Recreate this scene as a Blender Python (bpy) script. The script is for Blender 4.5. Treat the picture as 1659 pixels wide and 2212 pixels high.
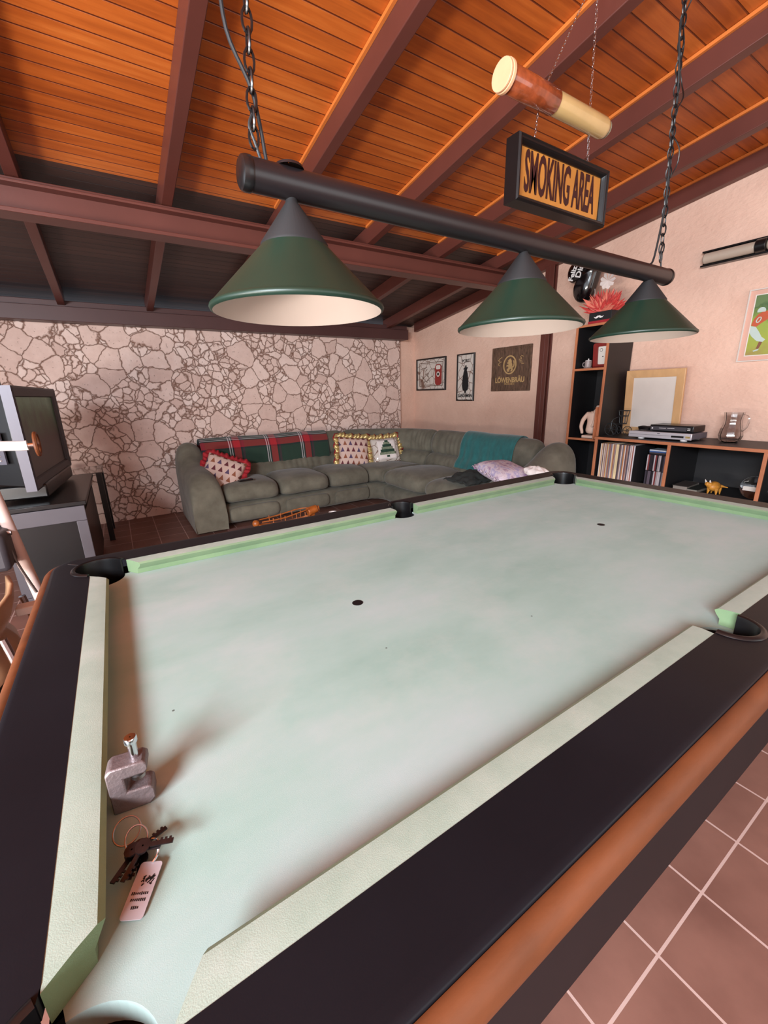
import bpy, bmesh, math, random
from mathutils import Vector, Matrix, Euler, noise
random.seed(11)
SC = bpy.context.scene
for o in list(bpy.data.objects): bpy.data.objects.remove(o)
COL = SC.collection
PI = math.pi
R = math.radians

# ------------------------------------------------------------------ camera
cam = bpy.data.cameras.new('camera'); cam.sensor_fit = 'VERTICAL'; cam.sensor_height = 36
cam.lens = 892.016*36/2212; cam.clip_start = 0.02
co = bpy.data.objects.new('camera', cam); COL.objects.link(co)
CAMROWS = [[0.842576, 0.168721, -0.511467], [-0.538039, 0.221225, -0.813372], [-0.024084, 0.960517, 0.277177]]
m3 = Matrix(CAMROWS)
co.matrix_world = Matrix.Translation((0.0922, -0.31551, 1.31348)) @ m3.to_4x4()
SC.camera = co

# ------------------------------------------------------------------ world + exposure
w = bpy.data.worlds.new('world'); SC.world = w; w.use_nodes = True
bg = w.node_tree.nodes['Background']; bg.inputs[0].default_value = (0.80, 0.86, 1.0, 1); bg.inputs[1].default_value = 0.5
SC.view_settings.view_transform = 'Standard'; SC.view_settings.look = 'None'
SC.view_settings.exposure = 0.3; SC.view_settings.gamma = 1; SC.view_settings.use_curve_mapping = False

def area(name, loc, rot, sx, sy, power, col):
    l = bpy.data.lights.new(name, 'AREA'); l.shape = 'RECTANGLE'; l.size = sx; l.size_y = sy
    l.energy = power; l.color = col
    o = bpy.data.objects.new(name, l); COL.objects.link(o); o.location = loc; o.rotation_euler = rot
    return o
# daylight through the open left side (low, bounced off the ground outside) and through the rear opening
area('daylight_left_sky', (-1.9, -1.35, 2.05), (R(74), 0, R(-72)), 1.6, .6, 255, (0.84, 0.92, 1.0))
area('daylight_left_ground', (-2.5, -.3, .60), (R(111), 0, R(-78)), 2.2, .45, 150, (1.0, 0.94, .88))
area('daylight_rear', (1.9, -2.75, 1.35), (R(90), 0, 0), 2.8, 1.9, 30, (1.0, 0.95, 0.90))

area('fill_left_side', (-2.75, 1.3, 1.5), (R(86), 0, R(-90)), 2.2, 1.4, 18, (0.88, 0.92, 1.0))  # added fill, brightens the table's left wooden rim
# ------------------------------------------------------------------ materials
def lin(c):
    return tuple(((x/255)/12.92 if x/255 <= .04045 else ((x/255+.055)/1.055)**2.4) for x in c)
class N:
    """tiny node builder"""
    def __init__(s, name):
        s.m = bpy.data.materials.new(name); s.m.use_nodes = True
        s.t = s.m.node_tree; s.b = s.t.nodes['Principled BSDF']
    def n(s, typ, **k):
        x = s.t.nodes.new('ShaderNode'+typ)
        for a, v in k.items():
            setattr(x, a, v)
        return x
    def l(s, a, b): s.t.links.new(a, b)
    def val(s, sock, v):
        if isinstance(v, (int, float)): sock.default_value = v
        elif isinstance(v, tuple): sock.default_value = (*v, 1) if len(v) == 3 and sock.type == 'RGBA' else v
        else: s.l(v, sock)
    def math(s, op, a, b=0.0, c=None):
        x = s.n('Math', operation=op); s.val(x.inputs[0], a); s.val(x.inputs[1], b)
        if c is not None: s.val(x.inputs[2], c)
        return x.outputs[0]
    def mix(s, f, a, b, bt='MIX'):
        x = s.n('Mix', data_type='RGBA', blend_type=bt); s.val(x.inputs[0], f); s.val(x.inputs[6], a); s.val(x.inputs[7], b)
        return x.outputs[2]
    def noise(s, vec, scale, detail=4, rough=.55):
        x = s.n('TexNoise'); x.inputs['Scale'].default_value = scale; x.inputs['Detail'].default_value = detail
        x.inputs['Roughness'].default_value = rough
        if vec is not None: s.l(vec, x.inputs['Vector'])
        return x
    def coord(s, which='Object'): return s.n('TexCoord').outputs[which]
    def map(s, vec, scale=(1, 1, 1), loc=(0, 0, 0), rot=(0, 0, 0)):
        x = s.n('Mapping'); s.l(vec, x.inputs[0]); x.inputs['Scale'].default_value = scale
        x.inputs['Location'].default_value = loc; x.inputs['Rotation'].default_value = rot
        return x.outputs[0]
    def ramp(s, f, stops, mode='LINEAR'):
        x = s.n('ValToRGB'); x.color_ramp.interpolation = mode; s.l(f, x.inputs[0])
        e = x.color_ramp.elements
        while len(e) > 1: e.remove(e[-1])
        e[0].position = stops[0][0]; e[0].color = (*stops[0][1], 1)
        for p, c in stops[1:]:
            q = e.new(p); q.color = (*c, 1)
        return x.outputs[0]
    def bump(s, h, strength=.3, dist=.01):
        x = s.n('Bump'); x.inputs['Strength'].default_value = strength; x.inputs['Distance'].default_value = dist
        s.l(h, x.inputs['Height']); s.l(x.outputs[0], s.b.inputs['Normal'])
    def sep(s, v):
        x = s.n('SeparateXYZ'); s.l(v, x.inputs[0]); return x.outputs
def mat(name, rgb, rough=.6, metal=0., var=.12, scale=8., bump=0., bscale=60., stretch=(1, 1, 1), sheen=0., coat=0., spec=.5):
    k = N(name); c = lin(rgb)
    v = k.map(k.coord(), stretch)
    nz = k.noise(v, scale, 5)
    lo = tuple(x*(1-var) for x in c); hi = tuple(min(1, x*(1+var)) for x in c)
    k.l(k.ramp(nz.outputs[0], [(.25, lo), (.75, hi)]), k.b.inputs['Base Color'])
    k.b.inputs['Roughness'].default_value = rough; k.b.inputs['Metallic'].default_value = metal
    k.b.inputs['Specular IOR Level'].default_value = spec
    if sheen: k.b.inputs['Sheen Weight'].default_value = sheen
    if coat: k.b.inputs['Coat Weight'].default_value = coat
    if bump:
        k.bump(k.noise(v, bscale, 4).outputs[0], bump, .004)
    return k.m
M = {}
M['felt'] = None
k = N('felt')
v = k.coord(); a = k.noise(k.map(v, (1.2, 2.2, 1)), 1.6, 6, .6).outputs[0]; b = k.noise(v, 5, 8, .65).outputs[0]
c1 = k.ramp(a, [(.3, lin((126, 154, 142))), (.5, lin((143, 166, 157))), (.7, lin((158, 171, 168)))])
c2 = k.mix(k.math('MULTIPLY', k.ramp(b, [(.5, (0, 0, 0)), (.72, (1, 1, 1))]), .35), c1, lin((172, 176, 172)))
vx = k.n('TexVoronoi'); vx.inputs['Scale'].default_value = 9; k.l(v, vx.inputs['Vector'])
spk = k.math('LESS_THAN', vx.outputs['Distance'], .022)
spk2 = k.math('MULTIPLY', spk, k.math('GREATER_THAN', k.noise(v, 3).outputs[0], .52))
k.l(k.mix(spk2, c2, lin((70, 78, 70))), k.b.inputs['Base Color'])
k.b.inputs['Roughness'].default_value = .95; k.b.inputs['Sheen Weight'].default_value = .15
k.bump(k.noise(v, 900, 2).outputs[0], .15, .001); M['felt'] = k.m
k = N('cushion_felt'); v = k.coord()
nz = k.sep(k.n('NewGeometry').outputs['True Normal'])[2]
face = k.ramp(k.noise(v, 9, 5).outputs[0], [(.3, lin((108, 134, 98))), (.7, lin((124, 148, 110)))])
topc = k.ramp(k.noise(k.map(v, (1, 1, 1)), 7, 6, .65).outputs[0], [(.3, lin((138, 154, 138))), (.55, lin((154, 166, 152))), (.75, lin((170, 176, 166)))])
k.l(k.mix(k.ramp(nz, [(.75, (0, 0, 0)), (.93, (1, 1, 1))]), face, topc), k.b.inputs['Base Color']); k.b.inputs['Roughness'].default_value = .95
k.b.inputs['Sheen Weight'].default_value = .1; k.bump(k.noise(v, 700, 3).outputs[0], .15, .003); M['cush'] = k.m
M['black_lam'] = mat('black_laminate', (20, 20, 25), .42, var=.25, scale=3, bump=.03, bscale=500, spec=.2)
M['wood_rim'] = mat('orange_wood', (98, 54, 29), .5, var=.32, scale=6, stretch=(1, 3, 3), bump=.08, bscale=40, spec=.3)
M['apron'] = mat('dark_apron', (24, 17, 19), .6, var=.1, spec=.2)
M['black_pl'] = mat('black_plastic', (18, 17, 18), .3, var=.1)
M['black_matte'] = mat('black_matte', (16, 15, 17), .7, var=.1)
M['metal'] = mat('steel', (150, 140, 138), .32, 1., var=.1, scale=20, bump=.1, bscale=90)
M['chrome'] = mat('chrome', (215, 215, 220), .15, 1., var=.03)
M['cast'] = mat('cast_grey_metal', (112, 98, 98), .5, .5, var=.2, scale=40, bump=.3, bscale=200)
M['beam'] = mat('brown_painted_beam', (92, 48, 40), .42, var=.12, scale=3, bump=.05, bscale=60)
M['beam_dark'] = mat('dark_brown_beam', (74, 44, 42), .45, var=.12, scale=3)
M['strip'] = mat('orange_moulding', (200, 112, 50), .45, var=.15, scale=6)
M['green_shade'] = mat('green_enamel', (20, 42, 32), .42, var=.12, scale=6)
M['white_en'] = mat('white_enamel', (196, 180, 170), .25, var=.02)
M['tube_black'] = mat('black_bar_paint', (26, 22, 24), .33, var=.15, scale=4)
M['white'] = mat('white_plastic', (225, 222, 220), .4, var=.03)
M['grey_panel'] = mat('silver_panel', (98, 96, 106), .4, .2, var=.05)
M['greydark'] = mat('charcoal_plastic', (58, 55, 60), .5, var=.08)
M['standgrey'] = mat('dull_grey_frame', (84, 80, 86), .4, var=.05)
M['wire'] = mat('dark_wire', (62, 66, 68), .4, .6, var=.1)
M['red'] = mat('red_fabric', (150, 24, 34), .85, var=.2, scale=20)
M['gold'] = mat('gold_ribbon', (205, 180, 120), .35, .5, var=.25, scale=30)
M['white_fab'] = mat('white_fabric', (225, 215, 210), .9, var=.05)
M['teal'] = mat('teal_fabric', (32, 98, 98), .9, var=.25, scale=14, sheen=.3, stretch=(1, 2, 1))
M['shelf_black'] = mat('black_board', (22, 20, 22), .5, var=.15)
M['shelf_edge'] = mat('wood_edge', (176, 108, 72), .5, var=.12, scale=12)
M['paper'] = mat('paper', (215, 205, 196), .8, var=.04)
M['tan'] = mat('tan_wood', (176, 138, 104), .45, var=.18, scale=4, stretch=(1, 1, .3))
M['plaster'] = mat('plaster_figure', (222, 190, 170), .7, var=.06)
M['yellow'] = mat('ochre_figure', (190, 130, 50), .45, var=.3, scale=60)
M['carved'] = mat('carved_wood', (150, 80, 30), .4, var=.35, scale=40, bump=.3, bscale=120)

def glassmat(name, rgb=(235, 235, 235), rough=.05, alpha=None):
    k = N(name); k.b.inputs['Base Color'].default_value = (*lin(rgb), 1); k.b.inputs['Roughness'].default_value = rough
    k.b.inputs['Transmission Weight'].default_value = 1.0; k.b.inputs['IOR'].default_value = 1.45
    nz = k.noise(k.coord(), 20); k.bump(nz.outputs[0], .2, .003)
    return k.m
M['glass'] = glassmat('clear_glass')
M['glass_dark'] = glassmat('smoked_glass', (170, 165, 160), .03)

# ceiling boards (grooves every 78 mm, boards run along X)
def boards(name, cols, groove, rough=.42):
    k = N(name); v = k.coord(); s = k.sep(v)
    p = k.math('DIVIDE', s[1], .0785); f = k.math('FRACT', k.math('ADD', p, 400.0)); idx = k.math('FLOOR', k.math('ADD', p, 400.0))
    wn = k.n('TexWhiteNoise', noise_dimensions='1D'); k.l(idx, wn.inputs['W'])
    cb = k.n('CombineXYZ'); k.l(k.math('MULTIPLY', s[0], 1.0), cb.inputs[0]); k.l(k.math('MULTIPLY', s[1], 14), cb.inputs[1])
    k.l(k.math('MULTIPLY', idx, 3.7), cb.inputs[2])
    g = k.noise(cb.outputs[0], 2.2, 6, .6).outputs[0]
    base = k.ramp(k.math('ADD', k.math('MULTIPLY', g, .8), k.math('MULTIPLY', k.math('SUBTRACT', wn.outputs[0], .5), .28)), cols)
    kn = k.n('TexVoronoi'); kn.inputs['Scale'].default_value = 2.2; k.l(k.map(v, (1, 2.2, 0)), kn.inputs['Vector'])
    base = k.mix(k.math('MULTIPLY', k.ramp(kn.outputs['Distance'], [(.0, (1, 1, 1)), (.16, (0, 0, 0))]), .55), base, cols[0][1])
    d = k.math('ABSOLUTE', k.math('SUBTRACT', f, .5)); gr = k.ramp(d, [(.45, (0, 0, 0)), (.48, (1, 1, 1))])
    k.l(k.mix(gr, base, groove), k.b.inputs['Base Color']); k.b.inputs['Roughness'].default_value = rough
    k.bump(k.math('MULTIPLY', gr, -1), .8, .006)
    return k.m
M['boards'] = boards('orange_varnished_boards', [(.2, lin((158, 74, 24))), (.45, lin((190, 96, 34))), (.7, lin((212, 120, 52)))], lin((112, 46, 14)))
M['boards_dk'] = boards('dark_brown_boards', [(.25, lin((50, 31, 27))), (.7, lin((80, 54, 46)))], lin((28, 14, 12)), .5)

# floor tile
k = N('terracotta_tile'); v = k.coord(); s = k.sep(v); T = .235
def fr(x, off): return k.math('ABSOLUTE', k.math('SUBTRACT', k.math('FRACT', k.math('ADD', k.math('DIVIDE', k.math('SUBTRACT', x, off), T), 100.5)), .5))
gx = k.math('LESS_THAN', fr(s[0], .974), .0135); gy = k.math('LESS_THAN', fr(s[1], -.0985), .0135); gg = k.math('MAXIMUM', gx, gy)
cc = k.ramp(k.noise(v, 4, 6).outputs[0], [(.3, lin((108, 72, 62))), (.7, lin((132, 92, 80)))])
k.l(k.mix(gg, cc, lin((186, 156, 148))), k.b.inputs['Base Color']); k.b.inputs['Roughness'].default_value = .5
k.bump(k.math('ADD', k.math('MULTIPLY', gg, -1), k.math('MULTIPLY', k.noise(v, 50).outputs[0], .15)), .4, .004); M['tile'] = k.m

# crazy-paved stone wall
k = N('stone_cladding'); v0 = k.coord(); vv = k.map(v0, (1, 0, 1))
dn = k.noise(vv, 5, 3); dis = k.n('VectorMath', operation='MULTIPLY_ADD'); k.l(dn.outputs['Color'], dis.inputs[0])
dis.inputs[1].default_value = (.12, .12, .12); dn2 = k.noise(vv, 22, 3); dis2 = k.n('VectorMath', operation='MULTIPLY_ADD'); k.l(dn2.outputs['Color'], dis2.inputs[0]); dis2.inputs[1].default_value = (.03, .03, .03); k.l(vv, dis2.inputs[2]); k.l(dis2.outputs[0], dis.inputs[2])
def vor(scale, feat):
    x = k.n('TexVoronoi', feature=feat, voronoi_dimensions='3D'); x.inputs['Scale'].default_value = scale; x.inputs['Randomness'].default_value = 1
    k.l(dis.outputs[0], x.inputs['Vector']); return x
e1 = vor(5.2, 'DISTANCE_TO_EDGE'); c1 = vor(5.2, 'F1'); e2 = vor(11.5, 'DISTANCE_TO_EDGE'); c2 = vor(11.5, 'F1')
cs = k.n('SeparateColor'); k.l(c1.outputs['Color'], cs.inputs[0])
small = k.math('GREATER_THAN', cs.outputs[0], .52)
ee = k.math('MINIMUM', k.math('MULTIPLY', e1.outputs[0], 1/5.2), k.math('ADD', k.math('MULTIPLY', e2.outputs[0], 1/11.5), k.math('MULTIPLY', k.math('SUBTRACT', 1.0, small), 1.0)))
mort = k.ramp(ee, [(.0018, (1, 1, 1)), (.0056, (0, 0, 0))])
cs2 = k.n('SeparateColor'); k.l(c2.outputs['Color'], cs2.inputs[0])
cell = k.math('ADD', k.math('MULTIPLY', cs.outputs[1], .6), k.math('MULTIPLY', k.math('MULTIPLY', cs2.outputs[1], small), .4))
stone = k.ramp(k.math('ADD', k.math('MULTIPLY', cell, .6), k.math('MULTIPLY', k.noise(v0, 14, 6).outputs[0], .5)), [(.2, lin((206, 176, 164))), (.5, lin((222, 194, 182))), (.85, lin((236, 214, 204)))])
pn = k.noise(v0, 42, 3).outputs[0]; pits = k.ramp(pn, [(.66, (0, 0, 0)), (.72, (1, 1, 1))])
stone = k.mix(k.math('MULTIPLY', pits, .5), stone, lin((110, 82, 72)))
k.l(k.mix(mort, stone, lin((118, 80, 62))), k.b.inputs['Base Color']); k.b.inputs['Roughness'].default_value = .85
k.bump(k.math('SUBTRACT', k.math('SUBTRACT', k.math('MULTIPLY', k.noise(v0, 25, 5).outputs[0], .3), mort), k.math('MULTIPLY', pits, .4)), .6, .012); M['stone'] = k.m

k = N('rough_peach_plaster'); v = k.coord()
k.l(k.ramp(k.noise(v, 3, 5).outputs[0], [(.3, lin((212, 172, 152))), (.7, lin((224, 186, 166)))]), k.b.inputs['Base Color']); k.b.inputs['Roughness'].default_value = .8
k.bump(k.noise(k.map(v, (1, 1, 1.6)), 26, 3, .5).outputs[0], .55, .012); M['plasterwall'] = k.m

k = N('sofa_fabric'); v = k.coord()
k.l(k.ramp(k.noise(v, 7, 6).outputs[0], [(.3, lin((88, 84, 72))), (.7, lin((114, 110, 96)))]), k.b.inputs['Base Color'])
k.b.inputs['Roughness'].default_value = .95; k.b.inputs['Sheen Weight'].default_value = .15; k.b.inputs['Sheen Roughness'].default_value = .4
k.bump(k.noise(v, 220, 3).outputs[0], .3, .002); M['sofa'] = k.m

k = N('plaid_tartan'); uv = k.sep(k.n('TexCoord').outputs['UV'])
W_ = (.62, .58, .58); G_ = (.012, .035, .022); R_ = (.36, .012, .02); B_ = (.008, .01, .016); D_ = (.06, .012, .03)
def tart(x, per, off, st): return k.ramp(k.math('FRACT', k.math('ADD', k.math('DIVIDE', x, per), off)), st, 'CONSTANT')
st = [(0, G_), (.48, B_), (.5, W_), (.525, B_), (.555, W_), (.58, B_), (.62, R_), (.80, B_), (.84, D_), (.9, G_)]
st2 = [(0, G_), (.34, B_), (.36, W_), (.39, B_), (.43, W_), (.46, B_), (.5, R_), (.74, B_), (.8, G_)]
k.l(k.mix(.5, tart(uv[0], .43, .2, st), tart(uv[1], .36, .26, st2)), k.b.inputs['Base Color']); k.b.inputs['Roughness'].default_value = .95
k.b.inputs['Sheen Weight'].default_value = .2
M['plaid'] = k.m

k = N('tree_print_cotton'); uv = k.sep(k.n('TexCoord').outputs['UV'])
row = k.math('MULTIPLY', uv[1], 4.6); fv = k.math('FRACT', row); ri = k.math('FLOOR', row)
uu = k.math('ADD', k.math('MULTIPLY', uv[0], 5.6), k.math('MULTIPLY', ri, .5)); fu = k.math('FRACT', uu)
wnn = k.n('TexWhiteNoise', noise_dimensions='2D'); cbn = k.n('CombineXYZ'); k.l(k.math('FLOOR', uu), cbn.inputs[0]); k.l(ri, cbn.inputs[1]); k.l(cbn.outputs[0], wnn.inputs['Vector'])
tri = k.math('LESS_THAN', k.math('ABSOLUTE', k.math('SUBTRACT', fu, .5)), k.math('MULTIPLY', k.math('SUBTRACT', .86, fv), .48))
tri = k.math('MULTIPLY', tri, k.math('GREATER_THAN', fv, .15))
tc = k.ramp(wnn.outputs[0], [(0, lin((120, 60, 50))), (.35, lin((84, 66, 96))), (.6, lin((140, 84, 60))), (.8, lin((96, 40, 48)))], 'CONSTANT')
k.l(k.mix(tri, lin((205, 176, 164)), tc), k.b.inputs['Base Color']); k.b.inputs['Roughness'].default_value = .9; M['trees'] = k.m

k = N('floral_cotton'); v = k.coord()
k.l(k.ramp(k.noise(v, 16, 3).outputs[0], [(.35, lin((150, 120, 150))), (.5, lin((205, 190, 196))), (.62, lin((160, 150, 185))), (.75, lin((215, 200, 205)))]), k.b.inputs['Base Color']); k.b.inputs['Roughness'].default_value = .9; M['floral'] = k.m

k = N('marbled_mirror'); v = k.coord()
x = k.n('TexVoronoi', feature='DISTANCE_TO_EDGE'); x.inputs['Scale'].default_value = 9; k.l(v, x.inputs['Vector'])
k.l(k.mix(k.ramp(x.outputs[0], [(.01, (1, 1, 1)), (.05, (0, 0, 0))]), lin((205, 195, 186)), lin((120, 92, 80))), k.b.inputs['Base Color'])
k.b.inputs['Roughness'].default_value = .25; M['marbled'] = k.m

k = N('screen_painted_reflection'); v = k.coord(); s = k.sep(v)
g = k.ramp(k.noise(v, 5, 5).outputs[0], [(.3, lin((60, 96, 70))), (.5, lin((84, 144, 100))), (.7, lin((120, 176, 140)))])  # green reflection on the glass painted into the base colour, stronger higher up
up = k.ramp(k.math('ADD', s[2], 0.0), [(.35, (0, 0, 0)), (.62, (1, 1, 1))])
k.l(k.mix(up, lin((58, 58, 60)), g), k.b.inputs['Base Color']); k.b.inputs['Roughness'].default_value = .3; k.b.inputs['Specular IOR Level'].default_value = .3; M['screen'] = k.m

k = N('painted_field'); v = k.coord(); s = k.sep(v)
g = k.ramp(k.math('ADD', k.math('MULTIPLY', s[1], 2.2), k.math('MULTIPLY', k.noise(v, 14, 5).outputs[0], .5)), [(.2, lin((150, 130, 70))), (.45, lin((150, 160, 60))), (.75, lin((140, 158, 66))), (.95, lin((70, 96, 56))), (1., lin((96, 118, 74)))])
k.l(g, k.b.inputs['Base Color']); k.b.inputs['Roughness'].default_value = .4; M['field'] = k.m

k = N('aged_carved_board'); v = k.coord()
k.l(k.ramp(k.noise(k.map(v, (4, 1, 1)), 18, 5).outputs[0], [(.3, lin((66, 46, 34))), (.7, lin((112, 84, 66)))]), k.b.inputs['Base Color']); k.b.inputs['Roughness'].default_value = .6; M['board_dk'] = k.m

# ------------------------------------------------------------------ mesh helpers
def empty(name, loc=(0, 0, 0), rot=(0, 0, 0)):
    o = bpy.data.objects.new(name, None); o.empty_display_size = .05; COL.objects.link(o); o.location = loc; o.rotation_euler = rot
    return o
def tag(o, label, cat, group=None):
    o['label'] = label; o['category'] = cat
    if group: o['group'] = group
    return o
def struct(o): o['kind'] = 'structure'; return o
def thing(name, label, cat, loc=(0, 0, 0), rot=(0, 0, 0), group=None):
    return tag(empty(name, loc, rot), label, cat, group)
def obj(name, bm, m, parent=None, smooth=True, angle=35, bevel=0, bseg=2, sub=0, loc=None, rot=None):
    me = bpy.data.meshes.new(name)
    bmesh.ops.recalc_face_normals(bm, faces=bm.faces)
    bm.to_mesh(me); bm.free()
    ms = m if isinstance(m, (list, tuple)) else [m]
    for q in ms: me.materials.append(q)
    o = bpy.data.objects.new(name, me); COL.objects.link(o)
    if parent: o.parent = parent
    if loc: o.location = loc
    if rot: o.rotation_euler = rot
    if bevel:
        b = o.modifiers.new('bevel', 'BEVEL'); b.width = bevel; b.segments = bseg; b.limit_method = 'ANGLE'; b.angle_limit = R(40)
    if sub:
        b = o.modifiers.new('sub', 'SUBSURF'); b.levels = sub; b.render_levels = sub
    if smooth:
        for p in me.polygons: p.use_smooth = True
        try: me.set_sharp_from_angle(angle=R(angle))
        except Exception: pass
    return o
def NB(): return bmesh.new()
def box(bm, c, s, rot=None, mi=0):
    r = bmesh.ops.create_cube(bm, size=1)
    mt = Matrix.Translation(c) @ (Euler(rot).to_matrix().to_4x4() if rot else Matrix()) @ Matrix.Diagonal((*s, 1))
    bmesh.ops.transform(bm, matrix=mt, verts=r['verts'])
    if mi:
        for f in {f for v in r['verts'] for f in v.link_faces}: f.material_index = mi
    return bm
def B(c, s, rot=None): return box(NB(), c, s, rot)
def cone(bm, p0, p1, r0, r1, seg=20, cap=True):
    p0, p1 = Vector(p0), Vector(p1); d = p1-p0
    r = bmesh.ops.create_cone(bm, cap_ends=cap, segments=seg, radius1=r0, radius2=max(r1, 1e-5), depth=d.length)
    q = d.to_track_quat('Z', 'Y').to_matrix().to_4x4()
    bmesh.ops.transform(bm, matrix=Matrix.Translation((p0+p1)/2) @ q, verts=r['verts'])
    return bm
def lathe(bm, prof, seg=32, c=(0, 0, 0), mtx=None, closed=False):
    rings = []
    for r, z in prof:
        rings.append([bm.verts.new((c[0]+r*math.cos(2*PI*i/seg), c[1]+r*math.sin(2*PI*i/seg), c[2]+z)) for i in range(seg)])
    n = len(rings)
    for a in range(n if closed else n-1):
        A, Bq = rings[a], rings[(a+1) % n]
        for i in range(seg): bm.faces.new((A[i], A[(i+1) % seg], Bq[(i+1) % seg], Bq[i]))
    if mtx is not None: bmesh.ops.transform(bm, matrix=mtx, verts=[v for r in rings for v in r])
    return bm
def tube(bm, pts, r, seg=8, closed=False):
    pts = [Vector(p) for p in pts]; n = len(pts); rings = []; up = Vector((0, 0, 1))
    for i, p in enumerate(pts):
        a = pts[(i-1) % n] if (closed or i > 0) else p; b = pts[(i+1) % n] if (closed or i < n-1) else p
        t = (b-a).normalized()
        if i == 0:
            x = t.cross(up)
            if x.length < .1: x = t.cross(Vector((1, 0, 0)))
            x.normalize()
        else:
            x = (x-t*x.dot(t)).normalized()
        y = t.cross(x); rr = r[i] if isinstance(r, (list, tuple)) else r
        rings.append([bm.verts.new(p+x*(rr*math.cos(2*PI*j/seg))+y*(rr*math.sin(2*PI*j/seg))) for j in range(seg)])
    for i in range(n if closed else n-1):
        A, Bq = rings[i], rings[(i+1) % n]
        for j in range(seg): bm.faces.new((A[j], A[(j+1) % seg], Bq[(j+1) % seg], Bq[j]))
    if not closed:
        bm.faces.new(rings[0][::-1]); bm.faces.new(rings[-1])
    return bm
def smoothpts(P, n=8):
    P = [Vector(p) for p in P]; out = []
    for i in range(len(P)-1):
        a = P[max(i-1, 0)]; b = P[i]; c = P[i+1]; d = P[min(i+2, len(P)-1)]
        for j in range(n):
            t = j/n; out.append(.5*((2*b)+(c-a)*t+(2*a-5*b+4*c-d)*t*t+(3*b-a-3*c+d)*t**3))
    out.append(P[-1]); return out
def poly(bm, outer, z0, z1, holes=()):
    """flat region (with holes) extruded z0..z1"""
    edges = []
    for lp in [outer]+list(holes):
        vs = [bm.verts.new((p[0], p[1], z1)) for p in lp]
        edges += [bm.edges.new((vs[i], vs[(i+1) % len(vs)])) for i in range(len(vs))]
    r = bmesh.ops.triangle_fill(bm, edges=edges, use_beauty=True, use_dissolve=False)
    fs = [f for f in r['geom'] if isinstance(f, bmesh.types.BMFace)]
    if abs(z1-z0) > 1e-7:
        e = bmesh.ops.extrude_face_region(bm, geom=fs)
        bmesh.ops.translate(bm, vec=(0, 0, z0-z1), verts=[x for x in e['geom'] if isinstance(x, bmesh.types.BMVert)])
    return bm
def arc(cx, cy, r, a0, a1, n=12): return [(cx+r*math.cos(R(a0+(a1-a0)*i/n)), cy+r*math.sin(R(a0+(a1-a0)*i/n))) for i in range(n+1)]
def rrect(x0, y0, x1, y1, r, n=8):
    return arc(x1-r, y0+r, r, -90, 0, n)+arc(x1-r, y1-r, r, 0, 90, n)+arc(x0+r, y1-r, r, 90, 180, n)+arc(x0+r, y0+r, r, 180, 270, n)
def loopsweep(bm, base, prof, closed_prof=True):
    """base(offset)-> list of xy ; prof list of (offset, z)"""
    rings = []
    for off, z in prof: rings.append([bm.verts.new((p[0], p[1], z)) for p in base(off)])
    n = len(rings)
    for a in range(n if closed_prof else n-1):
        A, Bq = rings[a], rings[(a+1) % n]; L = len(A)
        for i in range(L): bm.faces.new((A[i], A[(i+1) % L], Bq[(i+1) % L], Bq[i]))
    return bm
def text(name, s, size, m, parent, loc, sx=1., rot=(0, 0, 0), ext=.001, align='CENTER', bold=0.):
    cu = bpy.data.curves.new(name, 'FONT'); cu.body = s; cu.size = size; cu.extrude = ext; cu.align_x = align; cu.align_y = 'CENTER'; cu.offset = bold
    cu.resolution_u = 3
    t = bpy.data.objects.new(name+'_tmp', cu); COL.objects.link(t)
    dg = bpy.context.evaluated_depsgraph_get(); dg.update()
    me = bpy.data.meshes.new_from_object(t.evaluated_get(dg)); bpy.data.objects.remove(t)
    for v_ in me.vertices: v_.co.x *= sx
    me.materials.clear(); me.materials.append(m)
    o = bpy.data.objects.new(name, me); COL.objects.link(o); o.parent = parent; o.location = loc; o.rotation_euler = rot
    return o
def copy_tree(o, parent=None):
    c = o.copy(); COL.objects.link(c); c.parent = parent
    for ch in list(o.children): copy_tree(ch, c)
    return c

# ================================================================== SETTING
XW = 4.10; YW = 5.03
def zb(y): return 2.30+.14*(4.9-y)          # underside of the roof boards
floor = struct(obj('floor', B((.9, 1.1, -.05), (9, 8.6, .1)), M['tile']))
# ceiling: near part orange, far part dark brown
bm = NB()
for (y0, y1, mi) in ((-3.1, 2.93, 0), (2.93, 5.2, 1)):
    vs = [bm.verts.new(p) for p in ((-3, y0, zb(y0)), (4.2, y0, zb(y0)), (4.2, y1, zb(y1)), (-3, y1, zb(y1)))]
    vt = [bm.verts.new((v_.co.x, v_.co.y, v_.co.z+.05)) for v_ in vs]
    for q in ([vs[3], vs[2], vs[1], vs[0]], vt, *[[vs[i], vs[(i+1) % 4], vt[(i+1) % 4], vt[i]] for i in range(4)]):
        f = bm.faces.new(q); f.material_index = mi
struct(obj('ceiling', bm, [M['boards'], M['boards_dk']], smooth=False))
struct(obj('wall_back', B(((-3+3.80)/2, YW+.12, 1.07), (6.8, .24, 2.14)), M['stone'], smooth=False))
# peach wall on the right, top follows the roof slope
bm = NB()
vs = [bm.verts.new((XW, y, z)) for y, z in ((-3.1, 0), (5.27, 0), (5.27, zb(5.27)), (-3.1, zb(-3.1)))]
vt = [bm.verts.new((XW+.15, v_.co.y, v_.co.z)) for v_ in vs]
bm.faces.new(vs); bm.faces.new(vt[::-1])
for i in range(4): bm.faces.new((vs[i], vs[(i+1) % 4], vt[(i+1) % 4], vt[i]))
struct(obj('wall_right', bm, M['plasterwall'], smooth=False))
struct(obj('wall_corner', B((3.955, YW+.17, 1.12), (.31, .24, 2.24)), M['plasterwall'], smooth=False))
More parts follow.
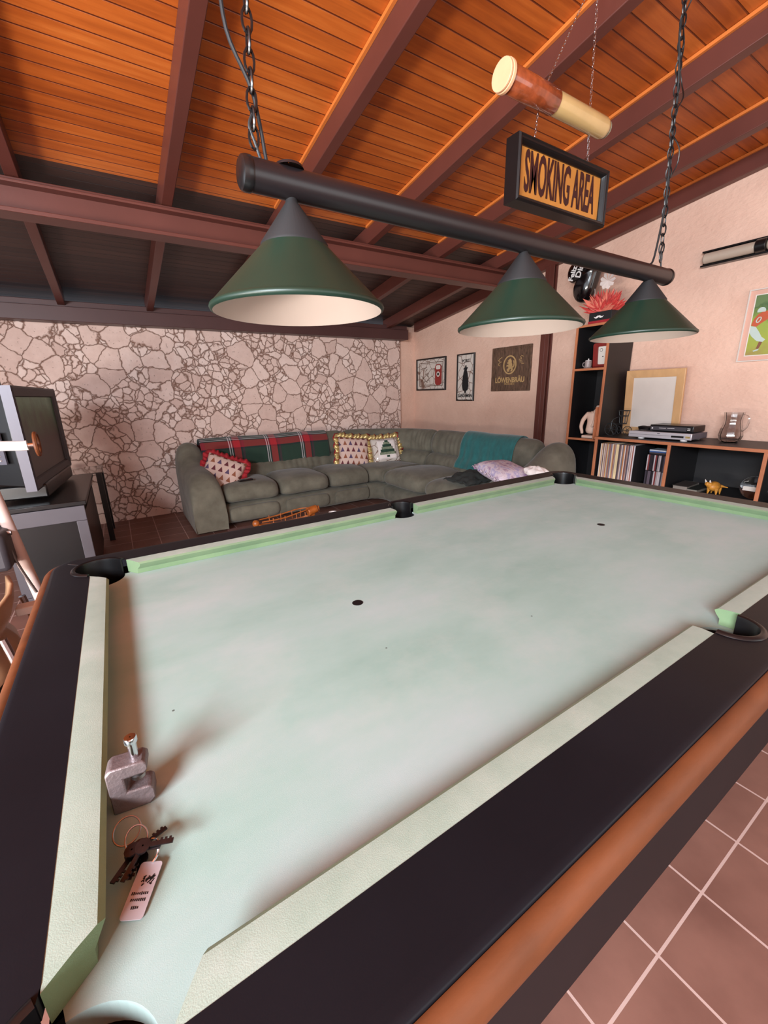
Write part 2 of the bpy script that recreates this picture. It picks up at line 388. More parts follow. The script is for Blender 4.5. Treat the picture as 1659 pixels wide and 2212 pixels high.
# left side and rear: low piers and lintels round the big openings
bm = NB()
for y in (-2.9, 3.3): box(bm, (-2.95, y, 1.3), (.2, .35, 2.6))
box(bm, (-2.95, 4.3, 1.3), (.2, 1.9, 2.6)); box(bm, (-2.95, .2, 2.45), (.2, 6.4, .3))
struct(obj('wall_left', bm, M['plasterwall'], smooth=False))
bm = NB()
box(bm, (-1.3, -3.0, 1.6), (3.3, .2, 3.2)); box(bm, (3.75, -3.0, 1.6), (.6, .2, 3.2)); box(bm, (1.9, -3.0, 2.9), (3.2, .2, .7)); box(bm, (1.9, -3.0, .18), (3.2, .2, .36))
struct(obj('wall_front', bm, M['plasterwall'], smooth=False))
# rafters
tn = 0
for kx in range(-3, 6):
    x0 = .555+.735*kx if kx < 5 else 4.035
    bm = NB(); y0, y1 = -3.05, 5.0
    def para(bm, xa, xb, za, zc, y0, y1):
        v_ = [bm.verts.new(p) for p in ((xa, y0, zb(y0)+za), (xb, y0, zb(y0)+za), (xb, y1, zb(y1)+za), (xa, y1, zb(y1)+za),
                                       (xa, y0, zb(y0)+zc), (xb, y0, zb(y0)+zc), (xb, y1, zb(y1)+zc), (xa, y1, zb(y1)+zc))]
        for q in ((0, 3, 2, 1), (4, 5, 6, 7), (0, 1, 5, 4), (1, 2, 6, 5), (2, 3, 7, 6), (3, 0, 4, 7)): bm.faces.new([v_[i] for i in q])
    para(bm, x0, x0+.062, -.12, -.001, y0, y1)
    tn += 1
    rf = struct(obj('trim_%d' % tn, bm, M['beam'], bevel=.004))
    if kx < 1: continue
    bm = NB(); para(bm, x0-.016, x0-.001, -.018, -.002, y0, 2.9); 
    if 0: para(bm, x0+.063, x0+.078, -.018, -.002, y0, 2.9)
    ch = obj('moulding', bm, M['strip'], rf)
# I-section purlin across the rafters
bm = NB()
box(bm, (.6, 2.96, 2.365), (7.0, .05, .12)); box(bm, (.6, 2.94, 2.428), (7.0, .14, .014)); box(bm, (.6, 2.94, 2.294), (7.0, .14, .022)); box(bm, (.6, 2.93, 2.446), (7.0, .06, .02))
tn += 1; struct(obj('trim_%d' % tn, bm, M['beam'], bevel=.003))
# beam on top of the stone wall
bm = NB(); box(bm, (.42, 4.97, 2.10), (6.84, .2, .13)); box(bm, (.42, 4.985, 2.19), (6.84, .16, .06))
tn += 1; struct(obj('trim_%d' % tn, bm, M['beam_dark'], bevel=.004))
# brown I-column on the right wall
bm = NB(); box(bm, (4.06, 2.70, 1.25), (.07, .018, 2.5)); box(bm, (4.035, 2.70, 1.25), (.014, .10, 2.5)); box(bm, (4.088, 2.70, 1.25), (.014, .10, 2.5))
tn += 1; struct(obj('trim_%d' % tn, bm, M['beam'], bevel=.002))

# ================================================================== POOL TABLE
T = thing('pool_table', 'large pool table with worn pale green cloth, black rails and orange wood edge', 'pool table', (1.12, .56, 0))
OX, OY = 1.12, .56
def tp(p): return (p[0]-OX, p[1]-OY)
def shift(l): return [tp(p) for p in l]
L_, W_t = 2.24, 1.12
# cloth with pocket bites
ar = .052
out = []
out += [(-.05, .10)]+arc(-.03, -.03, .067, 95, -5, 14)[0:]
out += [(.10, -.05)]
out += [(1.06, -.05)]+arc(1.12, -.050, .06, 175, 5, 14)+[(1.18, -.05), (2.14, -.05)]
out += arc(2.27, -.03, .067, 185, 85, 14)+[(2.29, .10), (2.29, 1.02)]+arc(2.27, 1.15, .067, 275, 175, 14)+[(2.14, 1.17), (1.18, 1.17)]
out += arc(1.12, 1.170, .06, -5, -175, 14)+[(1.06, 1.17), (.10, 1.17)]+arc(-.03, 1.15, .067, 5, -95, 14)+[(-.05, 1.02)]
bm = NB(); poly(bm, shift(out), .75, .78); obj('cloth', bm, M['felt'], T, smooth=False)
# spots
for x in (.553, 1.678):
    bm = NB(); cone(bm, (x-OX, .56-OY, .7801), (x-OX, .56-OY, .7808), .0145, .0145, 24); obj('spot', bm, M['apron'], T)
# cushions
def cushion(p0, p1, inward, e0, e1):
    """p0->p1 nose end points; inward unit vec; e0,e1: how far the back runs beyond the nose at each end"""
    p0, p1 = Vector(p0), Vector(p1); d = (p1-p0).normalized(); n = Vector(inward)
    prof = [(.046, .822, 1), (.023, .8215, .5), (.006, .819, .14), (.0, .814, 0), (.004, .806, .03), (.012, .795, .25), (.012, .7805, .3), (.046, .7805, 1)]
    bm = NB(); S = 30; rows = []
    for i in range(S+1):
        row = []
        for off, z, ef in prof:
            a = p0-d*(e0*ef)-n*off; b = p1+d*(e1*ef)-n*off
            q = a.lerp(b, i/S); row.append(bm.verts.new((q.x-OX, q.y-OY, z)))
        rows.append(row)
    for i in range(S):
        for j in range(len(prof)): bm.faces.new((rows[i][j], rows[i][(j+1) % 8], rows[i+1][(j+1) % 8], rows[i+1][j]))
    bm.faces.new(rows[0]); bm.faces.new(rows[-1][::-1])
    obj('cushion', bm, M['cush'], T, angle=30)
C1, S1 = .082, .058
cushion((C1, 0), (1.12-S1, 0), (0, 1), .035, -.006)
cushion((1.12+S1+.008, 0), (2.24-C1, 0), (0, 1), -.006, .035)
cushion((C1, 1.12), (1.12-S1, 1.12), (0, -1), .035, -.006)
cushion((1.12+S1, 1.12), (2.24-C1, 1.12), (0, -1), -.006, .035)
cushion((0, .082), (0, 1.04), (1, 0), .04, .04)
cushion((2.24, .082), (2.24, 1.04), (-1, 0), .04, .04)
# rail top: rounded outer loop, inner loop follows cushion backs and pocket bites
def rail_outer(off): return shift(rrect(-.146-off, -.146-off, 2.386+off, 1.266+off, max(.075+off, .01), 10))
inn = [(-.046, .05)]+arc(-.024, -.024, .065, 112, 338, 16)+[(.05, -.046), (1.066, -.046)]+arc(1.12, -.052, .052, 173, 367, 14)+[(1.174, -.046), (2.19, -.046)]
inn += arc(2.264, -.024, .065, 202, 428, 16)+[(2.286, .05), (2.286, 1.07)]+arc(2.264, 1.144, .065, -68, 158, 16)+[(2.19, 1.166), (1.174, 1.166)]
inn += arc(1.12, 1.172, .052, -7, 187, 14)+[(1.066, 1.166), (.05, 1.166)]+arc(-.024, 1.144, .065, 22, 248, 16)+[(-.046, 1.07)]
bm = NB(); poly(bm, rail_outer(-.02), .80, .8225, [shift(inn)])
obj('rail_top', bm, M['black_lam'], T, smooth=False)
bm = NB(); loopsweep(bm, rail_outer, [(-.021, .80), (-.021, .8225), (-.010, .8223), (-.002, .8216), (-.0003, .8195), (.0, .80)])
obj('rail_shoulder', bm, M['black_lam'], T, angle=60)
bm = NB(); loopsweep(bm, rail_outer, [(.0005, .774), (.0005, .8175), (.004, .8185), (.012, .816), (.020, .808), (.0245, .797), (.0245, .786), (.020, .776)])
obj('wooden_rim', bm, M['wood_rim'], T, angle=60)
bm = NB(); loopsweep(bm, rail_outer, [(-.015, .640), (-.015, .79), (.0, .79), (.019, .778), (.019, .65), (.010, .640)])
obj('apron', bm, M['apron'], T, angle=40)
bm = NB(); box(bm, (0, 0, .69), (2.36, 1.24, .09)); obj('slate_bed', bm, M['black_matte'], T)
for sx in (-1, 1):
    for sy in (-1, 1):
        bm = NB(); box(bm, (sx*.82, sy*.40, .33), (.16, .16, .62)); box(bm, (sx*.82, sy*.40, .03), (.19, .19, .06))
        obj('leg', bm, M['apron'], T, bevel=.01)
# pocket liners with raised lips
def pocket(cx, cy, r, a0, a1, side):
    bm = NB(); n = 26
    prof = [(r-.004, .70), (r-.004, .818), (r-.003, .826), (r+.002, .8285), (r+.008, .826), (r+.010, .8228), (r+.001, .82), (r, .70)]
    rows = []
    for i in range(n+1):
        a = R(a0+(a1-a0)*i/n); rows.append([bm.verts.new((cx-OX+q*math.cos(a), cy-OY+q*math.sin(a), z)) for q, z in prof])
    for i in range(n):
        for j in range(8): bm.faces.new((rows[i][j], rows[i][(j+1) % 8], rows[i+1][(j+1) % 8], rows[i+1][j]))
    bm.faces.new(rows[0]); bm.faces.new(rows[-1][::-1])
    p = obj('pocket', bm, M['black_pl'], T, angle=50)
    bm = NB(); lathe(bm, [(r+.008, .775), (r+.006, .73), (r-.01, .69), (r-.03, .672), (.001, .668)], 32, (cx-OX, cy-OY, 0))
    obj('pocket_cup', bm, M['black_matte'], p)
for (x, y, a) in ((-.024, -.024, 225), (2.264, -.024, 315), (2.264, 1.144, 45), (-.024, 1.144, 135)): pocket(x, y, .063, a-112, a+112, 0)
pocket(1.12, -.052, .050, 174, 366, 1); pocket(1.12, 1.172, .050, -6, 186, 1)
# thin metal seams at the rail corners
for (x, y, r) in ((-.085, -.085, 45), (-.085, 1.205, -45), (2.325, -.085, -45), (2.325, 1.205, 45)):
    bm = NB(); box(bm, (x-OX, y-OY, .8229), (.062, .0022, .0008), (0, 0, R(r))); obj('rail_seam', bm, M['metal'], T)

# ================================================================== TABLE LIGHT
LT = thing('billiard_light', 'three-shade green billiard light on a long black bar hung over the table', 'pendant light', (1.135, .56, 1.70))
bm = NB(); cone(bm, (-.775, 0, 0), (.775, 0, 0), .027, .027, 36); obj('bar', bm, M['tube_black'], LT, bevel=.003)
for s in (-1, 1):
    bm = NB(); lathe(bm, [(.001, .004), (.022, .004), (.0265, .001), (.0285, -.006), (.0285, -.014), (.0275, -.016)], 36, mtx=Matrix.Translation((s*.776, 0, 0)) @ Euler((0, s*R(90), 0)).to_matrix().to_4x4())
    obj('end_cap', bm, M['black_pl'], LT)
for (x, rr, dz, tilt) in ((.45, .172, 0, 0), (1.117, .172, .004, 0), (1.784, .172, .012, 0)):
    g = x-1.135
    bm = NB()
    prof = [(.028, 0), (.060, -.056), (.063, -.060), (.166, -.165), (.169, -.168), (.1725, -.170), (.174, -.174), (.1725, -.178), (.168, -.180)]
    inner = [(.165, -.177), (.158, -.160), (.054, -.062), (.02, -.01)]
    o = NB(); lathe(o, prof[1:], 64); sh = obj('lamp_shade', o, M['green_shade'], LT, loc=(g, 0, -.045+dz), rot=(0, R(tilt), 0), angle=60)
    o = NB(); lathe(o, [(.168, -.180)]+inner+[(.001, -.01)], 64); obj('shade_lining', o, M['white_en'], sh, angle=60)
    o = NB(); lathe(o, [(.009, .024), (.011, .02), (.012, .014), (.0655, -.058), (.0655, -.064), (.062, -.064)], 40); obj('shade_cap', o, M['black_matte'], sh, angle=50)
    o = NB(); lathe(o, [(.001, -.05), (.018, -.055), (.026, -.075), (.028, -.09), (.022, -.108), (.001, -.116)], 20); obj('bulb', o, M['white'], sh)
    if dz == 0:
        o = NB(); lathe(o, [(.001, .008), (.016, .007), (.026, .002), (.028, -.003)], 28); obj('bar_collar', o, M['tube_black'], LT, loc=(g, 0, .0265))
def chain(name, parent, p0, p1, n, ln, wd, r, m):
    bm = NB(); p0, p1 = Vector(p0), Vector(p1); d = (p1-p0)/n
    for i in range(n):
        c = p0+d*(i+.5); a = (i % 2)*PI/2; pts = []
        for j in range(12):
            t = 2*PI*j/12; lx = wd*math.cos(t); lz = ln*math.sin(t)
            pts.append(c+Vector((lx*math.cos(a), lx*math.sin(a), 0))+d.normalized()*lz)
        tube(bm, pts, r, 5, closed=True)
    return obj(name, bm, m, parent)
chain('chain', LT, (-.748, 0, .045), (-.705, 0, .045+1.10), 40, .018, .0085, .0024, M['black_pl'])
chain('chain', LT, (.712, 0, .045), (.60, 0, .045+1.05), 38, .018, .0085, .0024, M['black_pl'])
for (px, s, qx) in ((-.748, -1, -.705), (.712, 1, .60)):
    bm = NB(); tube(bm, smoothpts([(px+.012, 0, .02), (px+.002, 0, .05), (px-.006, 0, .075), (px+.006, .003, .10)]), .0028, 7); obj('hook', bm, M['wire'], LT)
    pts = []
    for i in range(15):
        t = i/14; pts.append((px+(qx-px)*t+.013*math.sin(t*19+s), .006*math.sin(t*23), .05+t*1.08))
    if s < 0: pts[0] = (px+.02, 0, .026); pts[2] = (px-.03, 0, .20); pts[3] = (px-.032, 0, .30); pts[4] = (px-.02, 0, .38)
    else: pts[0] = (px-.07, 0, .026); pts[1] = (px-.045, 0, .055)
    bm = NB(); tube(bm, smoothpts(pts, 5), .0034, 7); obj('power_cable', bm, M['black_matte'], LT)
# a second thinner cable wound round the right chain
pts = [(.712+(.60-.712)*i/20+.02*math.sin(i*1.3), .01*math.cos(i*1.9), .3+i*.042) for i in range(21)]
bm = NB(); tube(bm, smoothpts(pts, 4), .0022, 6); obj('power_cable', bm, M['black_pl'], LT)

# ================================================================== SMOKING AREA SIGN
SG = thing('hanging_sign', 'framed SMOKING AREA sign hanging on thin chains', 'sign', (1.765, .95, 2.095))
sw, shh = .57, .21
def frame(bm, w_, h_, t, prof):
    """picture frame in xy, z towards viewer; prof=(inset,z)"""
    loops = []
    for i, z in prof:
        loops.append([bm.verts.new((sx*(w_/2-i), sy*(h_/2-i), z)) for sx, sy in ((-1, -1), (1, -1), (1, 1), (-1, 1))])
    for a in range(len(loops)):
        A, Bq = loops[a], loops[(a+1) % len(loops)]
        for i in range(4): bm.faces.new((A[i], A[(i+1) % 4], Bq[(i+1) % 4], Bq[i]))
    return bm
sg = empty('panel_frame_tmp'); bpy.data.objects.remove(sg)
RX = (R(90), 0, 0)
bm = NB(); frame(bm, sw, shh, .04, [(0, -.03), (0, .028), (.006, .034), (.010, .030), (.016, .030), (.020, .025), (.026, .012), (.026, -.03)])
obj('sign_frame', bm, M['black_pl'], SG, rot=RX, smooth=False)
M['sign_amber'] = mat('amber_sign_face', (178, 118, 52), .4, var=.2, scale=6)
M['sign_text'] = mat('dark_red_lettering', (48, 12, 12), .5, var=.1)
bm = NB(); box(bm, (0, 0, .004), (sw-.05, shh-.05, .006)); obj('sign_face', bm, M['sign_amber'], SG, rot=RX)
text('lettering', 'SMOKING AREA', .185, M['sign_text'], SG, (0, -.0085, 0), sx=.335, rot=RX, bold=.004)
for s in (-1, 1):
    chain('chain', SG, (s*.17, 0, .105), (s*.155, .0, .245), 12, .0085, .004, .0011, M['chrome'])
    chain('chain', SG, (s*.155, .0, .245), (.13 if s > 0 else .11, 0, .69), 34, .0085, .004, .0011, M['chrome'])
# oversized cigar tube
CG = thing('giant_cigar', 'oversized brown and cream cigar hanging above the SMOKING AREA sign', 'ornament', (1.70, .93, 2.335))
cm = Euler((0, R(90), 0)).to_matrix().to_4x4()
bm = NB(); lathe(bm, [(.001, -.29), (.036, -.29), (.040, -.286), (.040, -.04), (.037, -.036)], 32, mtx=cm)
M['burl'] = mat('glossy_burl', (138, 66, 36), .18, var=.4, scale=30, coat=.5); obj('cork_filter', bm, M['burl'], CG, angle=50)
bm = NB(); lathe(bm, [(.0365, -.04), (.0365, .27), (.034, .285), (.030, .290), (.001, .29)], 32, mtx=cm)
M['cream'] = mat('glossy_cream_paper', (190, 160, 108), .2, var=.1, coat=.5); obj('paper_body', bm, M['cream'], CG, angle=50)
bm = NB(); lathe(bm, [(.001, .29), (.029, .291), (.030, .300), (.022, .304), (.001, .302)], 18, mtx=cm)
M['ash'] = mat('grey_ash', (120, 112, 92), .9, var=.5, scale=60, bump=.5); obj('ash_tip', bm, M['ash'], CG)
bm = NB(); cone(bm, (-.289, 0, 0), (-.303, 0, 0), .047, .047, 28); cone(bm, (-.305, 0, 0), (-.314, 0, 0), .045, .045, 28)
M['palew'] = mat('pale_wood', (222, 170, 130), .5, var=.12, scale=10); obj('mouth_plate', bm, M['palew'], CG, bevel=.002)

# ================================================================== WALL THINGS  (local x = right, y = up, z = towards room)
RW = (R(90), 0, R(-90))
def wallthing(name, label, cat, y, z, tilt=0, x=XW-.001): return thing(name, label, cat, (x, y, z), (R(90), 0, R(-90)))
# mirror picture
A = wallthing('framed_mirror', 'landscape framed bar mirror with a red label, nearest the stone wall', 'wall picture', 4.665, 1.557)
w_, h_ = .67, .45
bm = NB(); frame(bm, w_, h_, .02, [(0, 0), (0, .022), (.006, .026), (.02, .022), (.02, 0)]); obj('picture_frame', bm, M['black_pl'], A, smooth=False)
bm = NB(); box(bm, (0, 0, .008), (w_-.03, h_-.03, .006)); pn = obj('mirror_panel', bm, M['marbled'], A)
bm = NB(); frame(bm, .54, .33, .01, [(0, .011), (0, .0125), (.008, .0125), (.008, .011)]); frame(bm, .50, .285, .01, [(0, .011), (0, .0125), (.003, .0125), (.003, .011)]); obj('printed_border', bm, M['board_dk'], pn, smooth=False)
M['redlabel'] = mat('red_label', (140, 40, 36), .5, var=.15)
bm = NB(); poly(bm, rrect(.10, -.155, .245, .13, .05), .011, .0135); rl = obj('red_emblem', bm, M['redlabel'], pn, smooth=False)
bm = NB(); poly(bm, arc(.172, -.005, .036, 0, 359, 20), .0136, .015); poly(bm, rrect(.125, .06, .22, .115, .02), .0136, .015); obj('emblem_centre', bm, M['paper'], rl, smooth=False)
bm = NB(); poly(bm, arc(.172, -.005, .02, 0, 359, 14), .0151, .0165); obj('emblem_dot', bm, M['black_matte'], rl, smooth=False)
bm = NB()
for q in range(16): box(bm, (random.uniform(-.2, .05), random.uniform(-.11, .09), .0125), (random.uniform(.02, .09), random.uniform(.003, .010), .002), (0, 0, random.uniform(-.9, .9)))
obj('printed_scene', bm, M['board_dk'], pn, smooth=False)
# port picture
A = wallthing('framed_poster', 'narrow portrait frame with a caped black silhouette between two other wall pictures', 'wall picture', 3.935, 1.482)
w_, h_ = .325, .595
bm = NB(); frame(bm, w_, h_, .02, [(0, 0), (0, .022), (.006, .026), (.016, .022), (.016, 0)]); obj('picture_frame', bm, M['black_pl'], A, smooth=False)
bm = NB(); box(bm, (0, 0, .008), (w_-.03, h_-.03, .006)); pn = obj('printed_panel', bm, M['marbled'], A)
cape = [(-.045, -.16), (-.062, -.10), (-.052, 0), (-.035, .07), (-.02, .10), (-.045, .105), (-.03, .12), (-.012, .125), (-.01, .15), (.012, .155), (.018, .125), (.045, .13), (.03, .105), (.022, .09), (.04, .05), (.055, -.03), (.062, -.11), (.045, -.16), (.02, -.17), (.018, -.195), (-.012, -.195), (-.012, -.17)]
bm = NB(); poly(bm, cape, .0112, .013); obj('caped_silhouette', bm, M['black_matte'], pn, smooth=False)
text('lettering', 'PORT', .055, M['black_matte'], pn, (0, .205, .012), sx=1.05, bold=.001)
text('lettering', 'SANDEMAN', .060, M['black_matte'], pn, (0, -.232, .012), sx=.82, bold=.0015)
bm = NB(); box(bm, (0, -.2, .012), (.09, .004, .001)); obj('printed_rule', bm, M['black_matte'], pn)
# carved brewery board
A = wallthing('carved_board', 'square carved dark wood beer board with a lion in an oval', 'wall plaque', 3.18, 1.546)
w_, h_ = .575, .495
bm = NB(); box(bm, (0, 0, .012), (w_, h_, .022)); pn = obj('board', bm, M['board_dk'], A, bevel=.004)
M['tanpaint'] = mat('tan_relief', (176, 142, 96), .6, var=.15)
bm = NB(); frame(bm, w_-.05, h_-.045, .01, [(0, .022), (0, .03), (.009, .03), (.009, .022)]); obj('relief_border', bm, M['board_dk'], A, smooth=False)
def ell(cx_, cy_, a, b, n=32): return [(cx_+a*math.cos(2*PI*i/n), cy_+b*math.sin(2*PI*i/n)) for i in range(n)]
bm = NB(); poly(bm, ell(-.005, .045, .097, .105), .023, .029, [ell(-.005, .045, .082, .09)]); obj('oval_ring', bm, M['tanpaint'], A, smooth=False)
lion = [(-.035, -.03), (-.045, -.005), (-.03, .005), (-.02, .02), (-.035, .03), (-.05, .025), (-.052, .04), (-.035, .047), (-.02, .045), (-.025, .06), (-.04, .058), (-.042, .072), (-.025, .077), (-.03, .095), (-.015, .105), (.002, .115), (.012, .10), (.022, .088), (.02, .07), (.032, .05), (.03, .03), (.045, .03), (.055, .055), (.045, .085), (.053, .095), (.066, .075), (.067, .04), (.055, .015), (.04, .01), (.045, -.01), (.03, -.03), (.01, -.025), (.02, -.008), (.01, .003), (-.005, -.008), (-.01, -.03)]
bm = NB(); poly(bm, lion, .023, .030); obj('lion_relief', bm, M['tanpaint'], A, smooth=False)
text('lettering', 'LÖWENBRÄU', .082, M['tanpaint'], A, (0, -.125, .024), sx=.86, ext=.004, bold=.0025)
text('lettering', 'MÜNCHEN', .030, M['tanpaint'], A, (0, -.168, .024), ext=.003)
for s in (-1, 1):
    bm = NB()
    for q in range(6): box(bm, (s*.16+random.uniform(-.02, .02), .13-q*.016, .024), (.034, .006, .006), (0, 0, random.uniform(-1, 1)))
    obj('hop_relief', bm, M['board_dk' if 0 else 'tanpaint'], A)
# fluorescent lamp
A = wallthing('wall_lamp', 'black wall batten with a frosted tube lamp high on the peach wall', 'wall lamp', 1.0, 2.224)
bm = NB(); box(bm, (0, 0, .012), (.72, .105, .024)); box(bm, (0, .047, .035), (.72, .012, .05)); box(bm, (0, -.047, .035), (.72, .012, .05)); obj('housing', bm, M['black_pl'], A, bevel=.003)
M['frost'] = mat('frosted_tube', (176, 158, 142), .35, var=.08)
bm = NB(); cone(bm, (-.345, 0, .055), (-.03, 0, .055), .036, .036, 26); obj('tube', bm, M['frost'], A, bevel=.012)
bm = NB(); cone(bm, (.03, 0, .055), (.345, 0, .055), .036, .036, 26); obj('tube', bm, M['frost'], A, bevel=.012)
bm = NB(); cone(bm, (-.03, 0, .06), (.03, 0, .06), .044, .044, 24); obj('lamp_holder', bm, M['black_pl'], A, bevel=.004)
# football painting
A = wallthing('framed_painting', 'painting of a football player in a red shirt, in a pale frame', 'wall picture', .745, 1.713)
w_, h_ = .57, .485
bm = NB(); frame(bm, w_, h_, .02, [(0, 0), (0, .02), (.006, .022), (.008, .018), (.008, 0)]); obj('picture_frame', bm, M['paper'], A, smooth=False)
M['mount'] = mat('pink_mount', (206, 160, 142), .7, var=.04)
bm = NB(); box(bm, (0, 0, .007), (w_-.012, h_-.012, .008)); obj('mount', bm, M['mount'], A)
pw, ph = w_-.09, h_-.085
bm = NB(); frame(bm, pw+.012, ph+.012, .01, [(0, .011), (0, .014), (.006, .014), (.006, .011)]); obj('mount_line', bm, M['paper'], A, smooth=False)
bm = NB(); poly(bm, [(0, 0), (pw, 0), (pw, ph), (0, ph)], .011, .0125); pic = obj('painting', bm, M['field'], A, smooth=False, loc=(-pw/2, -ph/2, 0))
M['jersey'] = mat('red_shirt_paint', (178, 78, 44), .6, var=.15); M['pants'] = mat('white_trousers_paint', (176, 190, 182), .6, var=.08); M['skinp'] = mat('brown_paint', (120, 72, 48), .6)
def pp(name, pts, m, z=.0127, par=None): bm = NB(); poly(bm, pts, z, z+.0007); return obj(name, bm, m, par or pic, smooth=False)
pp('painted_shirt', [(.0, .205), (.01, .245), (.03, .275), (.06, .292), (.10, .29), (.14, .27), (.15, .235), (.12, .22), (.09, .235), (.06, .215), (.03, .19)], M['jersey'])
pp('painted_helmet', arc(.045, .295, .024, -20, 200, 12), M['pants'], .0136)
pp('painted_trousers', [(.0, .20), (.03, .192), (.055, .155), (.075, .12), (.10, .10), (.085, .085), (.05, .095), (.015, .13), (-.0, .155)], M['pants'], .0136)
pp('painted_leg', [(.068, .10), (.088, .098), (.078, .06), (.07, .04), (.055, .042), (.062, .07)], M['skinp'])
pp('painted_shoe', [(.04, .03), (.075, .042), (.07, .03), (.045, .022)], M['pants'], .0136)
pp('painted_player', [(.13, .11), (.16, .16), (.20, .20), (.26, .24), (.30, .28), (.33, .27), (.32, .20), (.28, .15), (.30, .08), (.27, .04), (.24, .10), (.19, .12), (.15, .09)], M['jersey'])
pp('painted_trousers', [(.13, .11), (.18, .13), (.21, .10), (.17, .06), (.14, .05)], M['pants'], .0136)
text('shirt_number', '0', .06, M['pants'], pic, (.038, .235, .0135), rot=(0, 0, R(-25)))
# blank board leaning on the cabinet
A = thing('framed_board', 'empty pale board in a light wooden frame, standing against the wall', 'framed board', (4.035, 1.535, .905), (R(90+5.5), 0, R(-90)))
w_, h_ = .46, .545
M['ply'] = mat('light_ply', (204, 160, 112), .5, var=.12, scale=5, stretch=(3, 1, 1))
bm = NB(); frame(bm, w_, h_, .02, [(0, 0), (0, .018), (.004, .02), (.062, .016), (.062, 0)]); obj('picture_frame', bm, M['ply'], A, smooth=False, loc=(0, h_/2, 0))
bm = NB(); box(bm, (0, h_/2, .007), (w_-.1, h_-.1, .008)); obj('blank_panel', bm, M['paper'], A)

# ================================================================== TALL SHELF
X0 = 3.70
TS = thing('tall_shelf', 'tall narrow black open shelf with wooden edges against the peach wall', 'shelf', (3.89, 1.955, 0))
def edge_board(name, par, c, s, strip, origin):
    """black board with wood front edge; strip = (center, size) of the edge"""
    bm = NB(); box(bm, tuple(c[i]-origin[i] for i in range(3)), s); b = obj(name, bm, M['shelf_black'], par)
    bm = NB(); box(bm, tuple(strip[0][i]-origin[i] for i in range(3)), strip[1]); obj('wooden_edge', bm, M['shelf_edge'], b, bevel=.002)
    return b
OR = (3.89, 1.955, 0)
for y in (2.11, 1.815): edge_board('side_panel', TS, (3.895, y, .92), (.37, .018, 1.84), ((3.705, y, .92), (.012, .02, 1.84)), OR)
for z in (.03, .45, .857, 1.470, 1.832): edge_board('shelf_board', TS, (3.895, 1.9625, z), (.37, .277, .018), ((3.705, 1.9625, z), (.012, .275, .02)), OR)
bm = NB(); box(bm, (4.075-OR[0], 0.007, .93), (.008, .28, 1.8)); obj('back_panel', bm, M['shelf_black'], TS)
# ================================================================== LOW CABINET
CB = thing('low_cabinet', 'long low black open cabinet with wooden edges under the wall pictures', 'cabinet', (3.8, .6, 0))
OR = (3.8, .6, 0)
edge_board('top_board', CB, (3.84, .555, .893), (.50, 2.42, .02), ((3.585, .555, .893), (.012, 2.42, .022)), OR)
edge_board('shelf_board', CB, (3.84, .555, .528), (.49, 2.36, .018), ((3.585, .555, .528), (.012, 2.38, .02)), OR)
edge_board('base_board', CB, (3.84, .555, .08), (.49, 2.36, .018), ((3.585, .555, .08), (.012, 2.38, .02)), OR)
for y in (1.745, 1.17, .603, .03, -.635): edge_board('divider', CB, (3.84, y, .48), (.49, .018, .8), ((3.584, y, .48), (.014, .022, .81)), OR)
bm = NB(); box(bm, (.285, -.045, .46), (.008, 2.38, .84)); obj('back_panel', bm, M['shelf_black'], CB)

# records: one sleeve mesh per sleeve
y = 1.715; i = 0
spc = [(196, 176, 168), (150, 116, 104), (210, 196, 190), (88, 70, 74), (176, 150, 140), (120, 110, 122), (222, 206, 200), (160, 90, 70), (60, 54, 66), (214, 190, 150), (190, 130, 80), (134, 126, 130)]
cache = {}
def cm_(rgb, r=.55):
    if rgb not in cache: cache[rgb] = mat('sleeve_%d_%d_%d' % rgb, rgb, r, var=.15, scale=30, stretch=(1, 1, .2))
    return cache[rgb]
while y > 1.435:
    t = random.choice((.0045, .006, .0075, .0035)); rgb = random.choice(spc)
    if 1.56 < y < 1.585: rgb = (226, 204, 160)
    h = .312+random.uniform(-.003, .003)
    bm = NB(); box(bm, (0, 0, h/2), (.312, t*.92, h)); o = obj('record_sleeve', bm, cm_(rgb), bevel=.0008, bseg=1, smooth=False)
    o.location = (3.765+random.uniform(0, .006), y-t/2, .5375); o.rotation_euler = (0, 0, 0)
    tag(o, 'thin record sleeve standing in the packed row at the left end of the low cabinet', 'record', 'record sleeves in the low cabinet'); y -= t
for t, rgb, lb in ((.009, (222, 214, 216), 'wide white record sleeve closing the right end of the packed row'), (.004, (34, 32, 34), 'black record sleeve on the outside of the row, facing the discs')):
    bm = NB(); box(bm, (0, 0, .157), (.312, t*.92, .314)); o = obj('record_sleeve', bm, cm_(rgb), bevel=.0008, bseg=1, smooth=False); o.location = (3.765, y-t/2, .5375)
    tag(o, lb, 'record', 'record sleeves in the low cabinet'); y -= t
